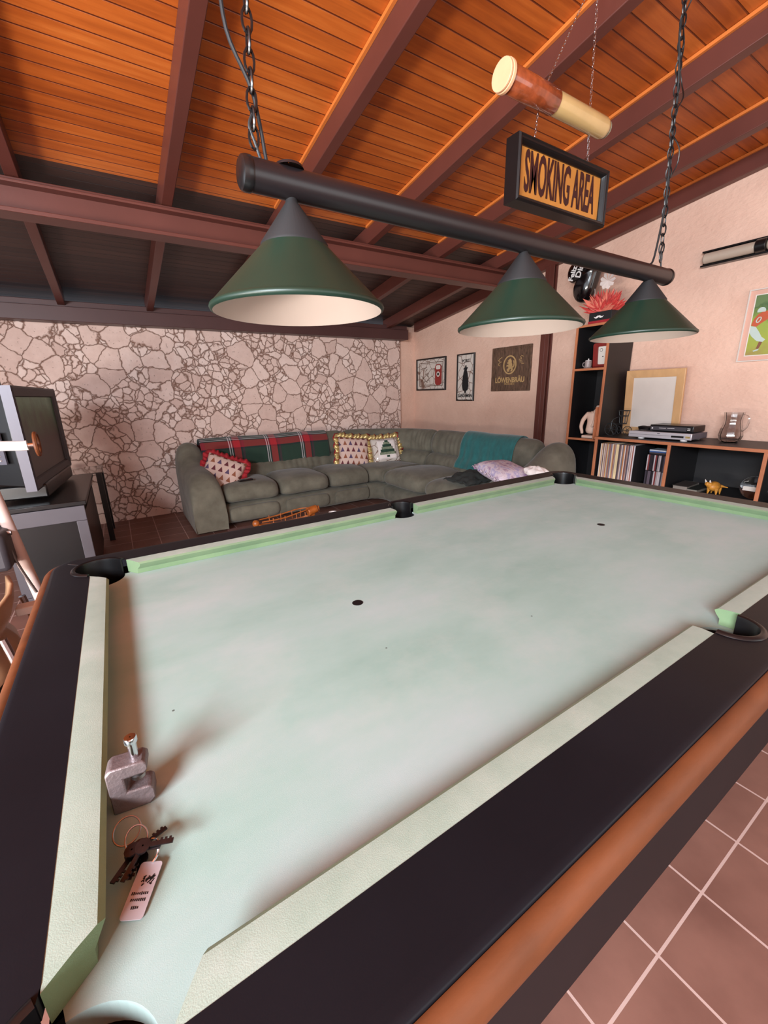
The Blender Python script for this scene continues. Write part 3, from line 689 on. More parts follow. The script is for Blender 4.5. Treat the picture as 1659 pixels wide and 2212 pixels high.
# discs: two rows of jewel cases and a flat pile on top
for rz, lab in ((.5375, 'compact disc case upright in the lower row beside the record sleeves'), (.6655, 'compact disc case upright in the upper row beside the record sleeves')):
    y = 1.335
    while y > 1.20:
        rgb = random.choice([(40, 36, 42), (90, 80, 90), (180, 170, 172), (30, 28, 34), (120, 50, 50), (60, 56, 66), (150, 140, 140)])
        bm = NB(); box(bm, (0, 0, .0625), (.14, .0095, .124)); o = obj('disc_case', bm, cm_(rgb, .3), bevel=.001, bseg=1, smooth=False); o.location = (3.70, y-.005, rz)
        tag(o, lab, 'disc case', 'disc cases in the low cabinet'); y -= .0103
for q, (rgb, lb) in enumerate((((24, 24, 28), 'black disc case lying flat, lowest of the little pile on the upright discs'), ((70, 60, 60), 'brown disc case in the middle of the little flat pile'), ((60, 90, 140), 'blue disc case lying flat under the silver one'), ((190, 196, 205), 'silver disc case lying flat, topmost of the little pile'))):
    bm = NB(); box(bm, (0, 0, .005), (.125, .128, .0098)); o = obj('disc_case', bm, cm_(rgb, .3), bevel=.001, bseg=1, smooth=False); o.location = (3.70, 1.265, .7898+q*.0102)
    tag(o, lb, 'disc case', 'disc cases in the low cabinet')
# books, ochre figurine and glass plate in the middle cell
def book(loc, s, rgb, rz, label):
    t = thing('book', label, 'book', loc, (0, 0, R(rz)))
    bm = NB(); box(bm, (0, 0, .002), (s[0], s[1], .003)); box(bm, (0, 0, s[2]-.002), (s[0], s[1], .003)); box(bm, (s[0]/2-.002, 0, s[2]/2), (.003, s[1], s[2])); obj('cover', bm, cm_(rgb), t, smooth=False)
    bm = NB(); box(bm, (-.003, 0, s[2]/2), (s[0]-.012, s[1]-.008, s[2]-.007)); obj('pages', bm, cm_((120, 112, 104)), t, smooth=False)
book((3.76, 1.085, .5375), (.24, .10, .040), (70, 64, 60), 4, 'thick grey book lying flat at the left of the middle cabinet cell')
book((3.78, 1.00, .5375), (.26, .075, .026), (40, 44, 40), 0, 'dark thin book lying flat between the grey book and the figurine')
# small ochre pig-like figurine
FG = thing('ochre_figurine', 'small ochre animal figurine with pointed legs in the middle cabinet cell', 'figurine', (3.72, .885, .5375))
bm = NB()
r_ = bmesh.ops.create_uvsphere(bm, u_segments=20, v_segments=12, radius=1)
bmesh.ops.transform(bm, matrix=Matrix.Translation((0, .005, .058)) @ Matrix.Diagonal((.055, .038, .036, 1)), verts=r_['verts'])
for lx, ly in ((-.03, .022), (-.03, -.022), (.03, .022), (.03, -.022)): cone(bm, (lx, ly, .05), (lx*1.1, ly*1.2, .0), .014, .003, 10)
obj('body', bm, M['yellow'], FG)
bm = NB(); cone(bm, (-.04, .02, .07), (-.065, .035, .085), .022, .012, 12); obj('head', bm, M['yellow'], FG, bevel=.004)
for s in (-1, 1):
    bm = NB(); cone(bm, (-.04, .03+s*.012, .085), (-.045, .035+s*.015, .108), .008, .002, 8); obj('ear', bm, M['paper'], FG)
bm = NB(); cone(bm, (.04, -.02, .06), (.06, -.06, .05), .01, .002, 8); obj('tail', bm, M['yellow'], FG)
GP = thing('glass_plate', 'round clear glass plate on edge beside the cabinet divider', 'plate', (3.74, .70, .5375), (0, R(-78), 0))
bm = NB(); lathe(bm, [(.001, .0), (.05, .0), (.078, .008), (.080, .012), (.076, .012), (.05, .004), (.001, .004)], 40, (.082, -.03, 0)); obj('dish', bm, M['glass'], GP)
bm = NB(); box(bm, (.07, -.03, .008), (.03, .12, .004)); obj('etched_band', bm, M['paper'], GP)

# things on the cabinet
VC = thing('video_player', 'slim silver disc player on white feet on the low cabinet', 'video player', (3.82, 1.307, .903))
bm = NB(); box(bm, (.01, 0, .036), (.26, .455, .044)); obj('case', bm, M['grey_panel'], VC, bevel=.003)
M['silver'] = mat('silver_front', (205, 200, 204), .3, .4, var=.03)
bm = NB(); box(bm, (-.124, 0, .036), (.01, .46, .048)); obj('front_panel', bm, M['silver'], VC, bevel=.003)
bm = NB(); box(bm, (-.1295, 0, .036), (.002, .44, .0015)); box(bm, (-.1295, 0, .05), (.003, .02, .004)); obj('tray_seam', bm, M['black_pl'], VC)
bm = NB(); box(bm, (-.1295, -.135, .033), (.002, .085, .014)); obj('display', bm, M['black_pl'], VC)
bm = NB(); box(bm, (-.1295, -.205, .033), (.002, .03, .014)); obj('label_panel', bm, M['gold'], VC)
for yy in (-.17, .14):
    for xx in (-.10, .11):
        bm = NB(); lathe(bm, [(.001, 0), (.022, 0), (.024, .004), (.018, .015), (.001, .015)], 20, (xx, yy, 0)); obj('foot', bm, M['white'], VC)
RC = thing('receiver_box', 'black receiver box lying on the silver player', 'receiver', (3.86, 1.255, .9635))
bm = NB(); box(bm, (0, 0, .026), (.20, .31, .05)); obj('case', bm, M['black_pl'], RC, bevel=.005)
bm = NB(); box(bm, (-.1005, .02, .024), (.002, .26, .030)); obj('front_panel', bm, M['greydark'], RC)
bm = NB(); box(bm, (-.102, .135, .024), (.002, .010, .010)); box(bm, (-.102, -.125, .018), (.002, .02, .004)); box(bm, (-.102, -.125, .03), (.002, .02, .004)); box(bm, (-.102, .06, .027), (.0015, .05, .003)); box(bm, (-.102, .0, .027), (.0015, .05, .003)); obj('indicator_light', bm, M['white'], RC)
CBL = thing('cable_bundle', 'coil of black cable beside the receiver on the silver player', 'cable', (3.80, 1.465, .9635))
bm = NB()
for q in range(4):
    tube(bm, [(.03*math.cos(t/8*PI)*(1+.1*q), .045*math.sin(t/8*PI)*(1+.05*q), .006+q*.007+.003*math.sin(t)) for t in range(16)], .004, 6, closed=True)
obj('coil', bm, M['black_pl'], CBL)
VS = thing('glass_vase', 'clear pressed glass jug standing alone on the low cabinet', 'vase', (3.86, .90, .903))
bm = NB(); lathe(bm, [(.001, 0), (.045, 0), (.060, .012), (.072, .05), (.066, .09), (.054, .13), (.052, .17), (.060, .215), (.055, .215), (.047, .17), (.049, .13), (.061, .09), (.066, .05), (.054, .016), (.001, .012)], 10)
obj('body', bm, M['glass'], VS, angle=20)
bm = NB(); tube(bm, smoothpts([(0, -.05, .20), (0, -.085, .18), (0, -.085, .12), (0, -.055, .08)]), .006, 8); obj('handle', bm, M['glass'], VS)
# wire tricycle plant stand
WT = thing('wire_tricycle', 'small dark wire tricycle ornament between the tall shelf and blank board', 'ornament', (3.86, 1.70, .903))
M['wire'] = mat('dark_wire', (62, 66, 68), .4, .6, var=.1)
def ring(bm, c, r, ax='x', t=.003, n=24):
    pts = [(c[0], c[1]+r*math.cos(2*PI*i/n), c[2]+r*math.sin(2*PI*i/n)) if ax == 'x' else ((c[0]+r*math.cos(2*PI*i/n), c[1], c[2]+r*math.sin(2*PI*i/n)) if ax == 'y' else (c[0]+r*math.cos(2*PI*i/n), c[1]+r*math.sin(2*PI*i/n), c[2])) for i in range(n)]
    tube(bm, pts, t, 6, closed=True)
for (xx, yy, rr) in ((-.09, .035, .055), (.03, .05, .038), (.03, -.045, .038)):
    bm = NB(); ring(bm, (xx, yy, rr), rr, 'x'); ring(bm, (xx, yy, rr), rr*.3, 'x', .002)
    for q in range(6):
        a = q*PI/3; tube(bm, [(xx, yy, rr), (xx, yy+rr*math.cos(a), rr+rr*math.sin(a))], .0015, 5)
    obj('wheel', bm, M['wire'], WT)
bm = NB(); tube(bm, smoothpts([(-.09, .035, .055), (-.08, .035, .13), (-.04, .0, .16), (.0, 0, .16)]), .003, 6); tube(bm, [(-.085, .08, .10), (-.085, -.05, .10)], .003, 6); tube(bm, [(.03, .05, .038), (.03, -.045, .038)], .003, 6)
tube(bm, [(.0, 0, .16), (.03, 0, .038)], .003, 6); obj('frame', bm, M['wire'], WT)
bm = NB(); ring(bm, (.01, -.01, .21), .045, 'z'); ring(bm, (.01, -.01, .165), .036, 'z'); ring(bm, (.01, -.01, .10), .03, 'z')
for q in range(8):
    a = q*PI/4; tube(bm, [(.01+.045*math.cos(a), -.01+.045*math.sin(a), .21), (.01+.036*math.cos(a), -.01+.036*math.sin(a), .165), (.01+.03*math.cos(a), -.01+.03*math.sin(a), .10)], .002, 5)
obj('basket', bm, M['wire'], WT)

# things in the tall shelf
ST = thing('beer_stein', 'small grey and white lidded stein in the upper cell of the tall shelf', 'stein', (3.80, 2.035, 1.4795))
M['stein'] = mat('grey_stoneware', (150, 136, 134), .4, var=.35, scale=60)
bm = NB(); lathe(bm, [(.001, 0), (.034, 0), (.036, .008), (.029, .016), (.030, .05), (.028, .066), (.001, .066)], 24); obj('body', bm, M['stein'], ST)
bm = NB(); lathe(bm, [(.001, .088), (.004, .086), (.006, .076), (.024, .072), (.029, .066), (.001, .066)], 24); obj('lid', bm, M['white'], ST)
bm = NB(); tube(bm, smoothpts([(0, .028, .058), (0, .05, .05), (0, .048, .025), (0, .03, .015)]), .004, 7); obj('handle', bm, M['stein'], ST)
CK = thing('red_clock', 'red framed card with a pale rounded face in the tall shelf', 'framed card', (3.86, 1.92, 1.4795), (R(90+6), 0, R(-90)))
M['redwood'] = mat('red_lacquer', (128, 38, 34), .35, var=.25, scale=10)
bm = NB(); poly(bm, rrect(-.095, 0, .095, .215, .02), 0, .02, [rrect(-.052, .035, .055, .185, .012)]); obj('picture_frame', bm, M['redwood'], CK, smooth=False, bevel=.002)
bm = NB(); box(bm, (0, .11, .006), (.12, .16, .006)); obj('card', bm, M['paper'], CK)
bm = NB(); frame(bm, .001, .001, .01, [(0, .009), (0, .0095), (.0001, .0095), (.0001, .009)]); bm.free()
bm = NB()
tube(bm, [(-.025+.013*math.cos(2*PI*i/16), .155+.013*math.sin(2*PI*i/16), .0105) for i in range(16)], .0015, 5, closed=True); box(bm, (-.008, .10, .0105), (.010, .008, .001)); tube(bm, [(.036, .165, .0105), (.022, .05, .0105)], .001, 5)
obj('printed_marks', bm, M['black_matte'], CK)
# plaster figure (bending nude torso)
SF = thing('plaster_figure', 'pale plaster torso figure bending forward in the tall shelf', 'statuette', (3.80, 1.935, .866))
def skin(name, nodes, edges, m, par, sub=2, root=0):
    me = bpy.data.meshes.new(name); me.from_pydata([n_[:3] for n_ in nodes], edges, []); me.materials.append(m)
    o = bpy.data.objects.new(name, me); COL.objects.link(o); o.parent = par
    s_ = o.modifiers.new('skin', 'SKIN'); s_.use_smooth_shade = True
    for i_, n_ in enumerate(nodes):
        sv = me.skin_vertices[0].data[i_]; sv.radius = (n_[3], n_[3] if len(n_) < 5 else n_[4]); sv.use_root = (i_ == root)
    b_ = o.modifiers.new('sub', 'SUBSURF'); b_.levels = sub; b_.render_levels = sub
    return o
skin('body', [(0, 0, .03, .055), (0, 0, .09, .052), (0, -.01, .15, .046), (0, -.025, .20, .050), (0, -.045, .235, .03), (-.01, -.055, .265, .020), (-.02, -.06, .295, .028),
              (-.03, .03, .215, .024), (-.045, .065, .16, .020), (-.05, .075, .10, .017), (-.045, .06, .05, .014), (-.05, .06, .035, .013),
              (-.04, -.05, .20, .016), (-.055, -.055, .15, .014), (-.05, -.03, .10, .012)],
     [(0, 1), (1, 2), (2, 3), (3, 4), (4, 5), (5, 6), (3, 7), (7, 8), (8, 9), (9, 10), (10, 11), (4, 12), (12, 13), (13, 14)], M['plaster'], SF)
bm = NB(); box(bm, (0, 0, .012), (.11, .115, .024)); obj('plinth', bm, M['plaster'], SF, bevel=.004)
bk = B((0, 0, .14), (.10, .012, .28)); o = obj('wooden_slat', bk, M['shelf_edge'], bevel=.002); o.location = (3.72, 1.833, .867)
tag(o, 'thin upright wooden slat at the right edge of the plaster figure', 'wooden slat')

# balloon, bow and red bouquet on top of the tall shelf
BL = thing('heart_balloon', 'black heart-shaped foil balloon with white Feliz Dia lettering', 'balloon', (3.90, 2.215, 2.262), (R(90), 0, R(-90)))
bm = NB()
def heart(t): return (16*math.sin(t)**3/17., (13*math.cos(t)-5*math.cos(2*t)-2*math.cos(3*t)-math.cos(4*t))/17.)
n = 48; rings = []
for kx in range(0, 9):
    f = kx/8; s_ = math.cos(f*PI/2); z = math.sin(f*PI/2)*.055
    s_ = .02+.98*s_
    for sg_ in ((1,) if kx == 0 else (1, -1)):
        pass
for sgn in (1, -1):
    rings = []
    for kx in range(0, 9):
        f = kx/8; s_ = .02+.98*math.cos(f*PI/2)**.8; z = math.sin(f*PI/2)*.085*sgn
        rings.append([bm.verts.new((heart(2*PI*i/n)[0]*.205*s_, heart(2*PI*i/n)[1]*.195*s_, z)) for i in range(n)])
    for a in range(8):
        for i in range(n): bm.faces.new((rings[a][i], rings[a][(i+1) % n], rings[a+1][(i+1) % n], rings[a+1][i]))
    bm.faces.new(rings[-1])
bmesh.ops.remove_doubles(bm, verts=bm.verts, dist=.0005)
M['foil'] = mat('black_foil', (14, 12, 14), .16, var=.1, coat=.5)
hb = obj('foil_body', bm, M['foil'], BL, rot=(0, 0, R(115)), angle=80)
text('lettering', 'Feliz', .066, M['white'], BL, (-.068, .045, .090), rot=(0, 0, R(72)), bold=.002)
text('lettering', 'Dia', .074, M['white'], BL, (.0, .05, .092), rot=(0, 0, R(72)), bold=.002)
bm = NB(); tube(bm, smoothpts([(.09, -.05, 0), (.11, -.15, .0), (.09, -.30, 0), (.08, -.345, 0)]), .002, 5); obj('string', bm, M['white'], BL)
BW = thing('ribbon_bow', 'pale ribbon bow between the black balloon and red tissue', 'bow', (3.78, 1.925, 2.175), (R(90), 0, R(-90)))
bm = NB()
for q in range(9):
    a = q*2*PI/9; rr = .07
    pts = [(0, 0, 0), (rr*.8*math.cos(a-.3), rr*.8*math.sin(a-.3), .012), (rr*math.cos(a), rr*math.sin(a), .004), (rr*.8*math.cos(a+.3), rr*.8*math.sin(a+.3), -.004)]
    vs = [bm.verts.new(p) for p in pts]; bm.faces.new((vs[0], vs[1], vs[2])); bm.faces.new((vs[0], vs[2], vs[3]))
obj('loops', bm, M['white_fab'], BW, smooth=False)
bm = NB(); tube(bm, [(0, 0, 0), (0, -.12, 0), (.01, -.20, 0)], .002, 5); obj('stem', bm, M['white_fab'], BW)
GF = thing('gift_box', 'black gift box with a white moustache and red tissue paper on the tall shelf', 'gift box', (3.765, 1.92, 1.8415), (R(90), 0, R(-90)))
bm = NB(); box(bm, (0, .045, 0), (.20, .09, .10)); obj('box', bm, M['black_matte'], GF, bevel=.003)
bm = NB(); box(bm, (0, .012, .0), (.204, .02, .104)); obj('red_band', bm, M['red'], GF)
mo = [(-.045, .050), (-.03, .044), (-.018, .05), (-.006, .056), (0, .052), (.006, .056), (.018, .05), (.03, .044), (.045, .050), (.032, .036), (.015, .034), (0, .043), (-.015, .034), (-.032, .036)]
bm = NB(); poly(bm, [(p[0]-.01, p[1]+.006) for p in mo], .051, .053); obj('moustache', bm, M['white'], GF, smooth=False)
M['tissue'] = mat('red_tissue', (196, 62, 58), .6, var=.35, scale=25); M['tissue2'] = mat('pink_tissue', (222, 120, 100), .6, var=.2, scale=25)
random.seed(5)
for mm, cnt in ((M['tissue'], 150), (M['tissue2'], 80)):
    bm = NB()
    for q in range(cnt):
        a = random.uniform(-.15*PI, 1.15*PI); ln = random.uniform(.08, .19); wd = random.uniform(.007, .02); zz = random.uniform(-.04, .045)
        b0 = Vector((random.uniform(-.05, .05), .085, zz*.5)); tip = b0+Vector((math.cos(a)*ln, abs(math.sin(a))*ln*.85+.03, zz)); pr = Vector((-math.sin(a), math.cos(a), .3))*wd
        mid = b0.lerp(tip, .6)
        v4 = [bm.verts.new(b0), bm.verts.new(mid+pr), bm.verts.new(tip+Vector((0, 0, .01))), bm.verts.new(mid-pr)]; bm.faces.new(v4[:3]); bm.faces.new((v4[0], v4[2], v4[3]))
    obj('tissue_paper', bm, mm, GF, smooth=False)

# ================================================================== CORNER SOFA
SO = thing('corner_sofa', 'large grey-green L-shaped corner sofa along the stone wall', 'sofa', (2.1, 4.0, 0))
SX, SY = 2.1, 4.0
RC_ = 1.10
# outer path of the back: from the left end to the right end; d = distance inwards
PX0, PYB, PXR, PYE = .58, 4.90, 3.64, 1.90
L1 = (PXR-RC_)-PX0; LA = RC_*PI/2; L2 = (PYB-RC_)-PYE
def path(s, d):
    """point at arc length s along the back line, d inwards"""
    if s <= L1: return (PX0+s, PYB-d)
    if s <= L1+LA:
        a = (s-L1)/RC_; r = RC_-d; return (PXR-RC_+r*math.sin(a), PYB-RC_+r*math.cos(a))
    return (PXR-d, PYB-RC_-(s-L1-LA))
def sweep(name, prof, s0, s1, m, par, ns=None, closed=True, ruche=0., uv=False, puff=0., sub=1, off=0, jitter=0, round_=0.):
    ns = ns or max(4, int((s1-s0)/.022)); bm = NB(); rows = []; uvl = bm.loops.layers.uv.new('uv') if uv else None
    cd = sum(p[0] for p in prof)/len(prof); cz = sum(p[1] for p in prof)/len(prof)
    for i in range(ns+1):
        t = i/ns; s_ = s0+(s1-s0)*t; row = []
        e = 1.0
        if round_:
            dd = min(t, 1-t)*(s1-s0)
            e = 1-max(0, 1-dd/round_)**2*.22 if dd < round_ else 1
        for j, (d, z) in enumerate(prof):
            q = ruche*math.sin(s_*70+3*math.sin(s_*9))*(.5+.5*math.sin(z*9+s_*2))
            pu = puff*math.sin(PI*t)
            dd_ = cd+(d-cd)*e+q; zz = cz+(z-cz)*e+(pu if z > cz else 0)+jitter*noise.noise(Vector((s_*3, d*4, z*4)))
            p = path(s_, dd_); row.append(bm.verts.new((p[0]-SX, p[1]-SY, zz)) if par is SO else bm.verts.new((p[0]-par.location.x, p[1]-par.location.y, zz-par.location.z)))
        rows.append(row)
    n_ = len(prof); vl = [0]
    for j in range(1, n_+1): vl.append(vl[-1]+math.hypot(prof[j % n_][0]-prof[j-1][0], prof[j % n_][1]-prof[j-1][1]))
    for i in range(ns):
        for j in range(n_ if closed else n_-1):
            f = bm.faces.new((rows[i][j], rows[i][(j+1) % n_], rows[i+1][(j+1) % n_], rows[i+1][j]))
            if uv:
                su = [s0+(s1-s0)*i/ns]*2+[s0+(s1-s0)*(i+1)/ns]*2; sv = [vl[j], vl[j+1], vl[j+1], vl[j]]
                for lp, a_, b_ in zip(f.loops, su, sv): lp[uvl].uv = (a_, b_)
    if closed: bm.faces.new(rows[0]); bm.faces.new(rows[-1][::-1])
    return obj(name, bm, m, par, angle=80, sub=sub)
back_up = [(.01, .50), (.0, .62), (.01, .74), (.05, .82), (.12, .855), (.19, .84), (.24, .77), (.265, .68), (.26, .60), (.23, .565), (.15, .56)]
back_lo = [(.05, .22), (.05, .55), (.20, .585), (.27, .575), (.33, .53), (.36, .45), (.355, .36), (.31, .26)]
seat = [(.30, .26), (.29, .40), (.34, .435), (.6, .445), (.85, .44), (.95, .42), (1.0, .37), (1.0, .30), (.96, .265), (.7, .255)]
base = [(.04, .03), (.03, .26), (.6, .265), (.94, .26), (.965, .2), (.96, .08), (.92, .03)]
a0 = .30
segs = [(a0, L1+.11), (L1+.12, L1+LA-.02), (L1+LA-.01, L1+LA+L2-.34)]
for i, (s0, s1) in enumerate(segs):
    sweep('headrest', back_up, s0, s1, M['sofa'], SO, ruche=.009, jitter=.012, round_=.09)
    sweep('backrest', back_lo, s0, s1, M['sofa'], SO, ruche=.007, jitter=.01, round_=.07)
    sweep('base', base, s0, s1, M['sofa'], SO, jitter=.004)
w3 = (segs[0][1]-a0)/3
for i in range(3): sweep('seat_cushion', seat, a0+w3*i+.004, a0+w3*(i+1)-.004, M['sofa'], SO, ns=16, puff=.025, jitter=.012, round_=.10)
sweep('seat_cushion', [(d if d < .9 else d-.03, z) for d, z in seat], segs[1][0]+.004, segs[1][1]-.004, M['sofa'], SO, ns=26, puff=.01, jitter=.01, round_=.06)
half = (segs[2][0]+segs[2][1])/2
for s0, s1 in ((segs[2][0], half), (half, segs[2][1])): sweep('seat_cushion', seat, s0+.004, s1-.004, M['sofa'], SO, ns=18, puff=.03, jitter=.012, round_=.12)
# curved foot-rest bulges under the seats
for i in range(3): sweep('footrest_panel', [(.90, .05), (.93, .24), (.985, .235), (1.0, .16), (.985, .07)], a0+w3*i+.03, a0+w3*(i+1)-.03, M['sofa'], SO, ns=12, round_=.12)
# arms: front profile swept along the depth
def arm(s0, s1, flip):
    bm = NB(); rows = []
    # cross-section across the arm (t 0..1 outer->inner) for a number of depths
    deps = [(.02, .80), (.10, .835), (.22, .82), (.34, .72), (.48, .64), (.66, .61), (.82, .595), (.93, .56), (1.0, .46), (1.03, .32), (1.02, .12), (1.0, .03)]
    for d, h in deps:
        row = []
        for t, kz in ((0, .0), (-.02, .35), (-.03, .62), (.02, .88), (.22, .99), (.5, 1.02), (.78, .98), (.98, .86), (1.02, .6), (1.0, .3), (1, 0)):
            tt = t if not flip else 1-t
            s_ = s0+(s1-s0)*tt; p = path(min(max(s_, s0-.02 if not flip else s0), s1+.05), d)
            pz = .03+(h-.03)*kz
            if flip: p = (p[0], PYB-RC_-(s_-L1-LA))
            else: p = (PX0+s_, p[1])
            row.append(bm.verts.new((p[0]-SX, p[1]-SY, pz)))
        rows.append(row)
    for i in range(len(rows)-1):
        for j in range(10): bm.faces.new((rows[i][j], rows[i][j+1], rows[i+1][j+1], rows[i+1][j]))
    bm.faces.new(rows[0]); bm.faces.new(rows[-1][::-1])
    return obj('armrest', bm, M['sofa'], SO, sub=2, angle=80)
arm(0.0, .30, False); arm(segs[2][1]+.005, L1+LA+L2, True)

# throws
sweep_p = lambda prof, o: [(d, z) for d, z in prof]
PL = thing('plaid_blanket', 'red and green tartan blanket draped over the sofa back', 'blanket', (1.5, 4.7, .7))
sweep('blanket_cloth', [(-.02, .62), (-.015, .76), (.04, .842), (.12, .874), (.20, .858), (.258, .78), (.283, .68), (.285, .60), (.30, .545)], .26, 1.80, M['plaid'], PL, closed=False, ns=50, ruche=.003, jitter=.01, uv=True)
PL.children[0].modifiers.new('solid', 'SOLIDIFY').thickness = .006
TL = thing('teal_throw', 'plain teal towel draped over the right part of the sofa back', 'throw', (3.5, 2.8, .7))
yy0 = L1+LA+(PYB-RC_-3.22); yy1 = L1+LA+(PYB-RC_-2.46)
sweep('throw_cloth', [(-.02, .60), (-.015, .76), (.04, .842), (.12, .876), (.20, .862), (.262, .78), (.288, .68), (.288, .60), (.345, .55), (.375, .48)], yy0, yy1, M['teal'], TL, closed=False, ns=40, ruche=.006, jitter=.014, uv=True)
TL.children[0].modifiers.new('solid', 'SOLIDIFY').thickness = .006

# cushions
def pillow(name, label, loc, rot, w_, h_, t_, m, trim, ruffle, back=None):
    mr = Euler((0, 0, rot[2])).to_matrix() @ Euler((rot[0], 0, 0)).to_matrix() @ Euler((0, 0, rot[1])).to_matrix()
    P_ = thing(name, label, 'cushion', loc, mr.to_euler())
    def f(u, v, s=1, o=0.):
        th = t_/2*(max(0, (1-u**4)*(1-v**4)))**.55
        return Vector((u*w_/2*(1-.05*(1-abs(v))*abs(u)), v*h_/2*(1-.05*(1-abs(u))*abs(v)), s*(th+o)))
    bm = NB(); uvl = bm.loops.layers.uv.new('uv'); n_ = 18
    for s in (1, -1):
        g = [[bm.verts.new(f(-1+2*i/n_, -1+2*j/n_, s)) for j in range(n_+1)] for i in range(n_+1)]
        for i in range(n_):
            for j in range(n_):
                fc = bm.faces.new((g[i][j], g[i+1][j], g[i+1][j+1], g[i][j+1]))
                for lp, (a_, b_) in zip(fc.loops, ((i, j), (i+1, j), (i+1, j+1), (i, j+1))): lp[uvl].uv = (a_/n_, b_/n_)
    bmesh.ops.remove_doubles(bm, verts=bm.verts, dist=.0008)
    obj('cover', bm, m, P_, angle=80)
    per = []
    N4 = 80
    for (ax, ay, bx, by) in ((-1, -1, 1, -1), (1, -1, 1, 1), (1, 1, -1, 1), (-1, 1, -1, -1)):
        for i in range(N4): t = i/N4; per.append((ax+(bx-ax)*t, ay+(by-ay)*t))
    for (rm, rw, ph) in ruffle:
        bm = NB(); A_ = []; B_ = []
        for i, (u, v) in enumerate(per):
            p = f(u, v); d = Vector((u if abs(u) > .985 else u*.0, v if abs(v) > .985 else 0, 0)); 
            if d.length < .1: d = Vector((u, v, 0))
            d.normalize(); wv = math.sin(i*.62+ph+.8*math.sin(i*.17))
            A_.append(bm.verts.new(p*.99)); B_.append(bm.verts.new(p+d*rw*(1+.14*math.sin(i*.31+ph))+Vector((0, 0, .012*wv+ph*.003))))
        for i in range(len(per)): bm.faces.new((A_[i], A_[(i+1) % len(per)], B_[(i+1) % len(per)], B_[i]))
        o = obj('ruffle', bm, rm, P_, angle=80); o.modifiers.new('solid', 'SOLIDIFY').thickness = .003
    return P_, f
pillow('cushion', 'Christmas tree print cushion with plain red ruffle on the left sofa arm', (.955, 4.25, .53), (R(55), R(-27), R(-6)), .40, .40, .13, M['trees'], None, [(M['red'], .05, 0)])
pillow('cushion', 'tree print cushion with gold ruffle beside the patchwork one', (2.62, 4.40, .585), (R(66), R(-7), R(-12)), .40, .40, .14, M['trees'], None, [(M['gold'], .055, 0), (M['red'], .062, -5)])
PP, f = pillow('cushion', 'square cushion with a patchwork Christmas tree and gold ruffle', (3.03, 4.28, .585), (R(66), R(3), R(-18)), .38, .34, .13, M['marbled'], None, [(M['gold'], .055, 0), (M['red'], .062, -5)])
def patch(name, u0, u1, v0, v1, m, o, par):
    bm = NB(); n_ = 8; g = [[bm.verts.new(f(u0+(u1-u0)*i/n_, v0+(v1-v0)*j/n_, 1, o)) for j in range(n_+1)] for i in range(n_+1)]
    for i in range(n_):
        for j in range(n_): bm.faces.new((g[i][j], g[i+1][j], g[i+1][j+1], g[i][j+1]))
    ob_ = obj(name, bm, m, par); ob_.modifiers.new('solid', 'SOLIDIFY').thickness = .002; return ob_
patch('white_panel', -.62, .72, -.82, .82, M['white_fab'], .002, PP)
M['gp'] = mat('green_patch', (34, 62, 48), .9, var=.4, scale=40); M['gp2'] = mat('sage_patch', (120, 130, 108), .9, var=.4, scale=40)
for q, (hw, v0, v1) in enumerate(((.12, .56, .72), (.22, .38, .56), (.32, .18, .38), (.40, -.02, .18), (.50, -.24, -.02), (.58, -.44, -.24), (.10, -.66, -.50))):
    patch('tree_patch', .05-hw, .05+hw, v0, v1, M['gp' if q % 2 == 0 or q == 6 else 'gp2'], .0045, PP)
FP, _ = pillow('cushion', 'pale floral cushion lying on the right end of the sofa', (2.88, 2.14, .625), (R(10), R(80), R(0)), .40, .36, .15, M['floral'], None, [(M['floral'], .02, 0)])
TB = thing('white_cloth_knot', 'bunched white cloth on the edge of the floral cushion', 'cloth', (2.93, 1.84, .66))
bm = NB(); r_ = bmesh.ops.create_uvsphere(bm, u_segments=28, v_segments=16, radius=1)
for v_ in bm.verts:
    q = 1+.25*noise.noise(v_.co*2.2)+.12*math.sin(9*math.atan2(v_.co.y, v_.co.x)); v_.co = Vector((v_.co.x*.07*q, v_.co.y*.10*q, v_.co.z*.045*q))
obj('folds', bm, M['white_fab'], TB, angle=80)
DC = thing('dark_jacket', 'dark crumpled cloth on the sofa seat left of the floral cushion', 'cloth', (2.86, 2.52, .50))
bm = NB(); n_ = 24; g = []
for i in range(n_+1):
    g.append([bm.verts.new((-.20+.40*i/n_, -.18+.34*j/n_, .075*(1-abs(2*i/n_-1)**2)*(1-abs(2*j/n_-1)**2)+.03*noise.noise(Vector((i*.35, j*.3, 2))))) for j in range(n_+1)])
for i in range(n_):
    for j in range(n_): bm.faces.new((g[i][j], g[i+1][j], g[i+1][j+1], g[i][j+1]))
M['darkcloth'] = mat('dark_green_cloth', (40, 44, 42), .9, var=.2); o = obj('cloth', bm, M['darkcloth'], DC, angle=80); o.modifiers.new('solid', 'SOLIDIFY').thickness = .006
RM = thing('remote_control', 'small black remote control on the sofa next to the red ruffled cushion', 'remote control', (1.12, 3.98, .478), (0, 0, R(10)))
bm = NB(); box(bm, (0, 0, .008), (.15, .045, .016)); obj('body', bm, M['black_pl'], RM, bevel=.004)
bm = NB()
for q in range(8): box(bm, (-.05+.012*(q//2), -.01+.02*(q % 2), .017), (.007, .01, .003))
obj('button_pad', bm, M['greydark'], RM)

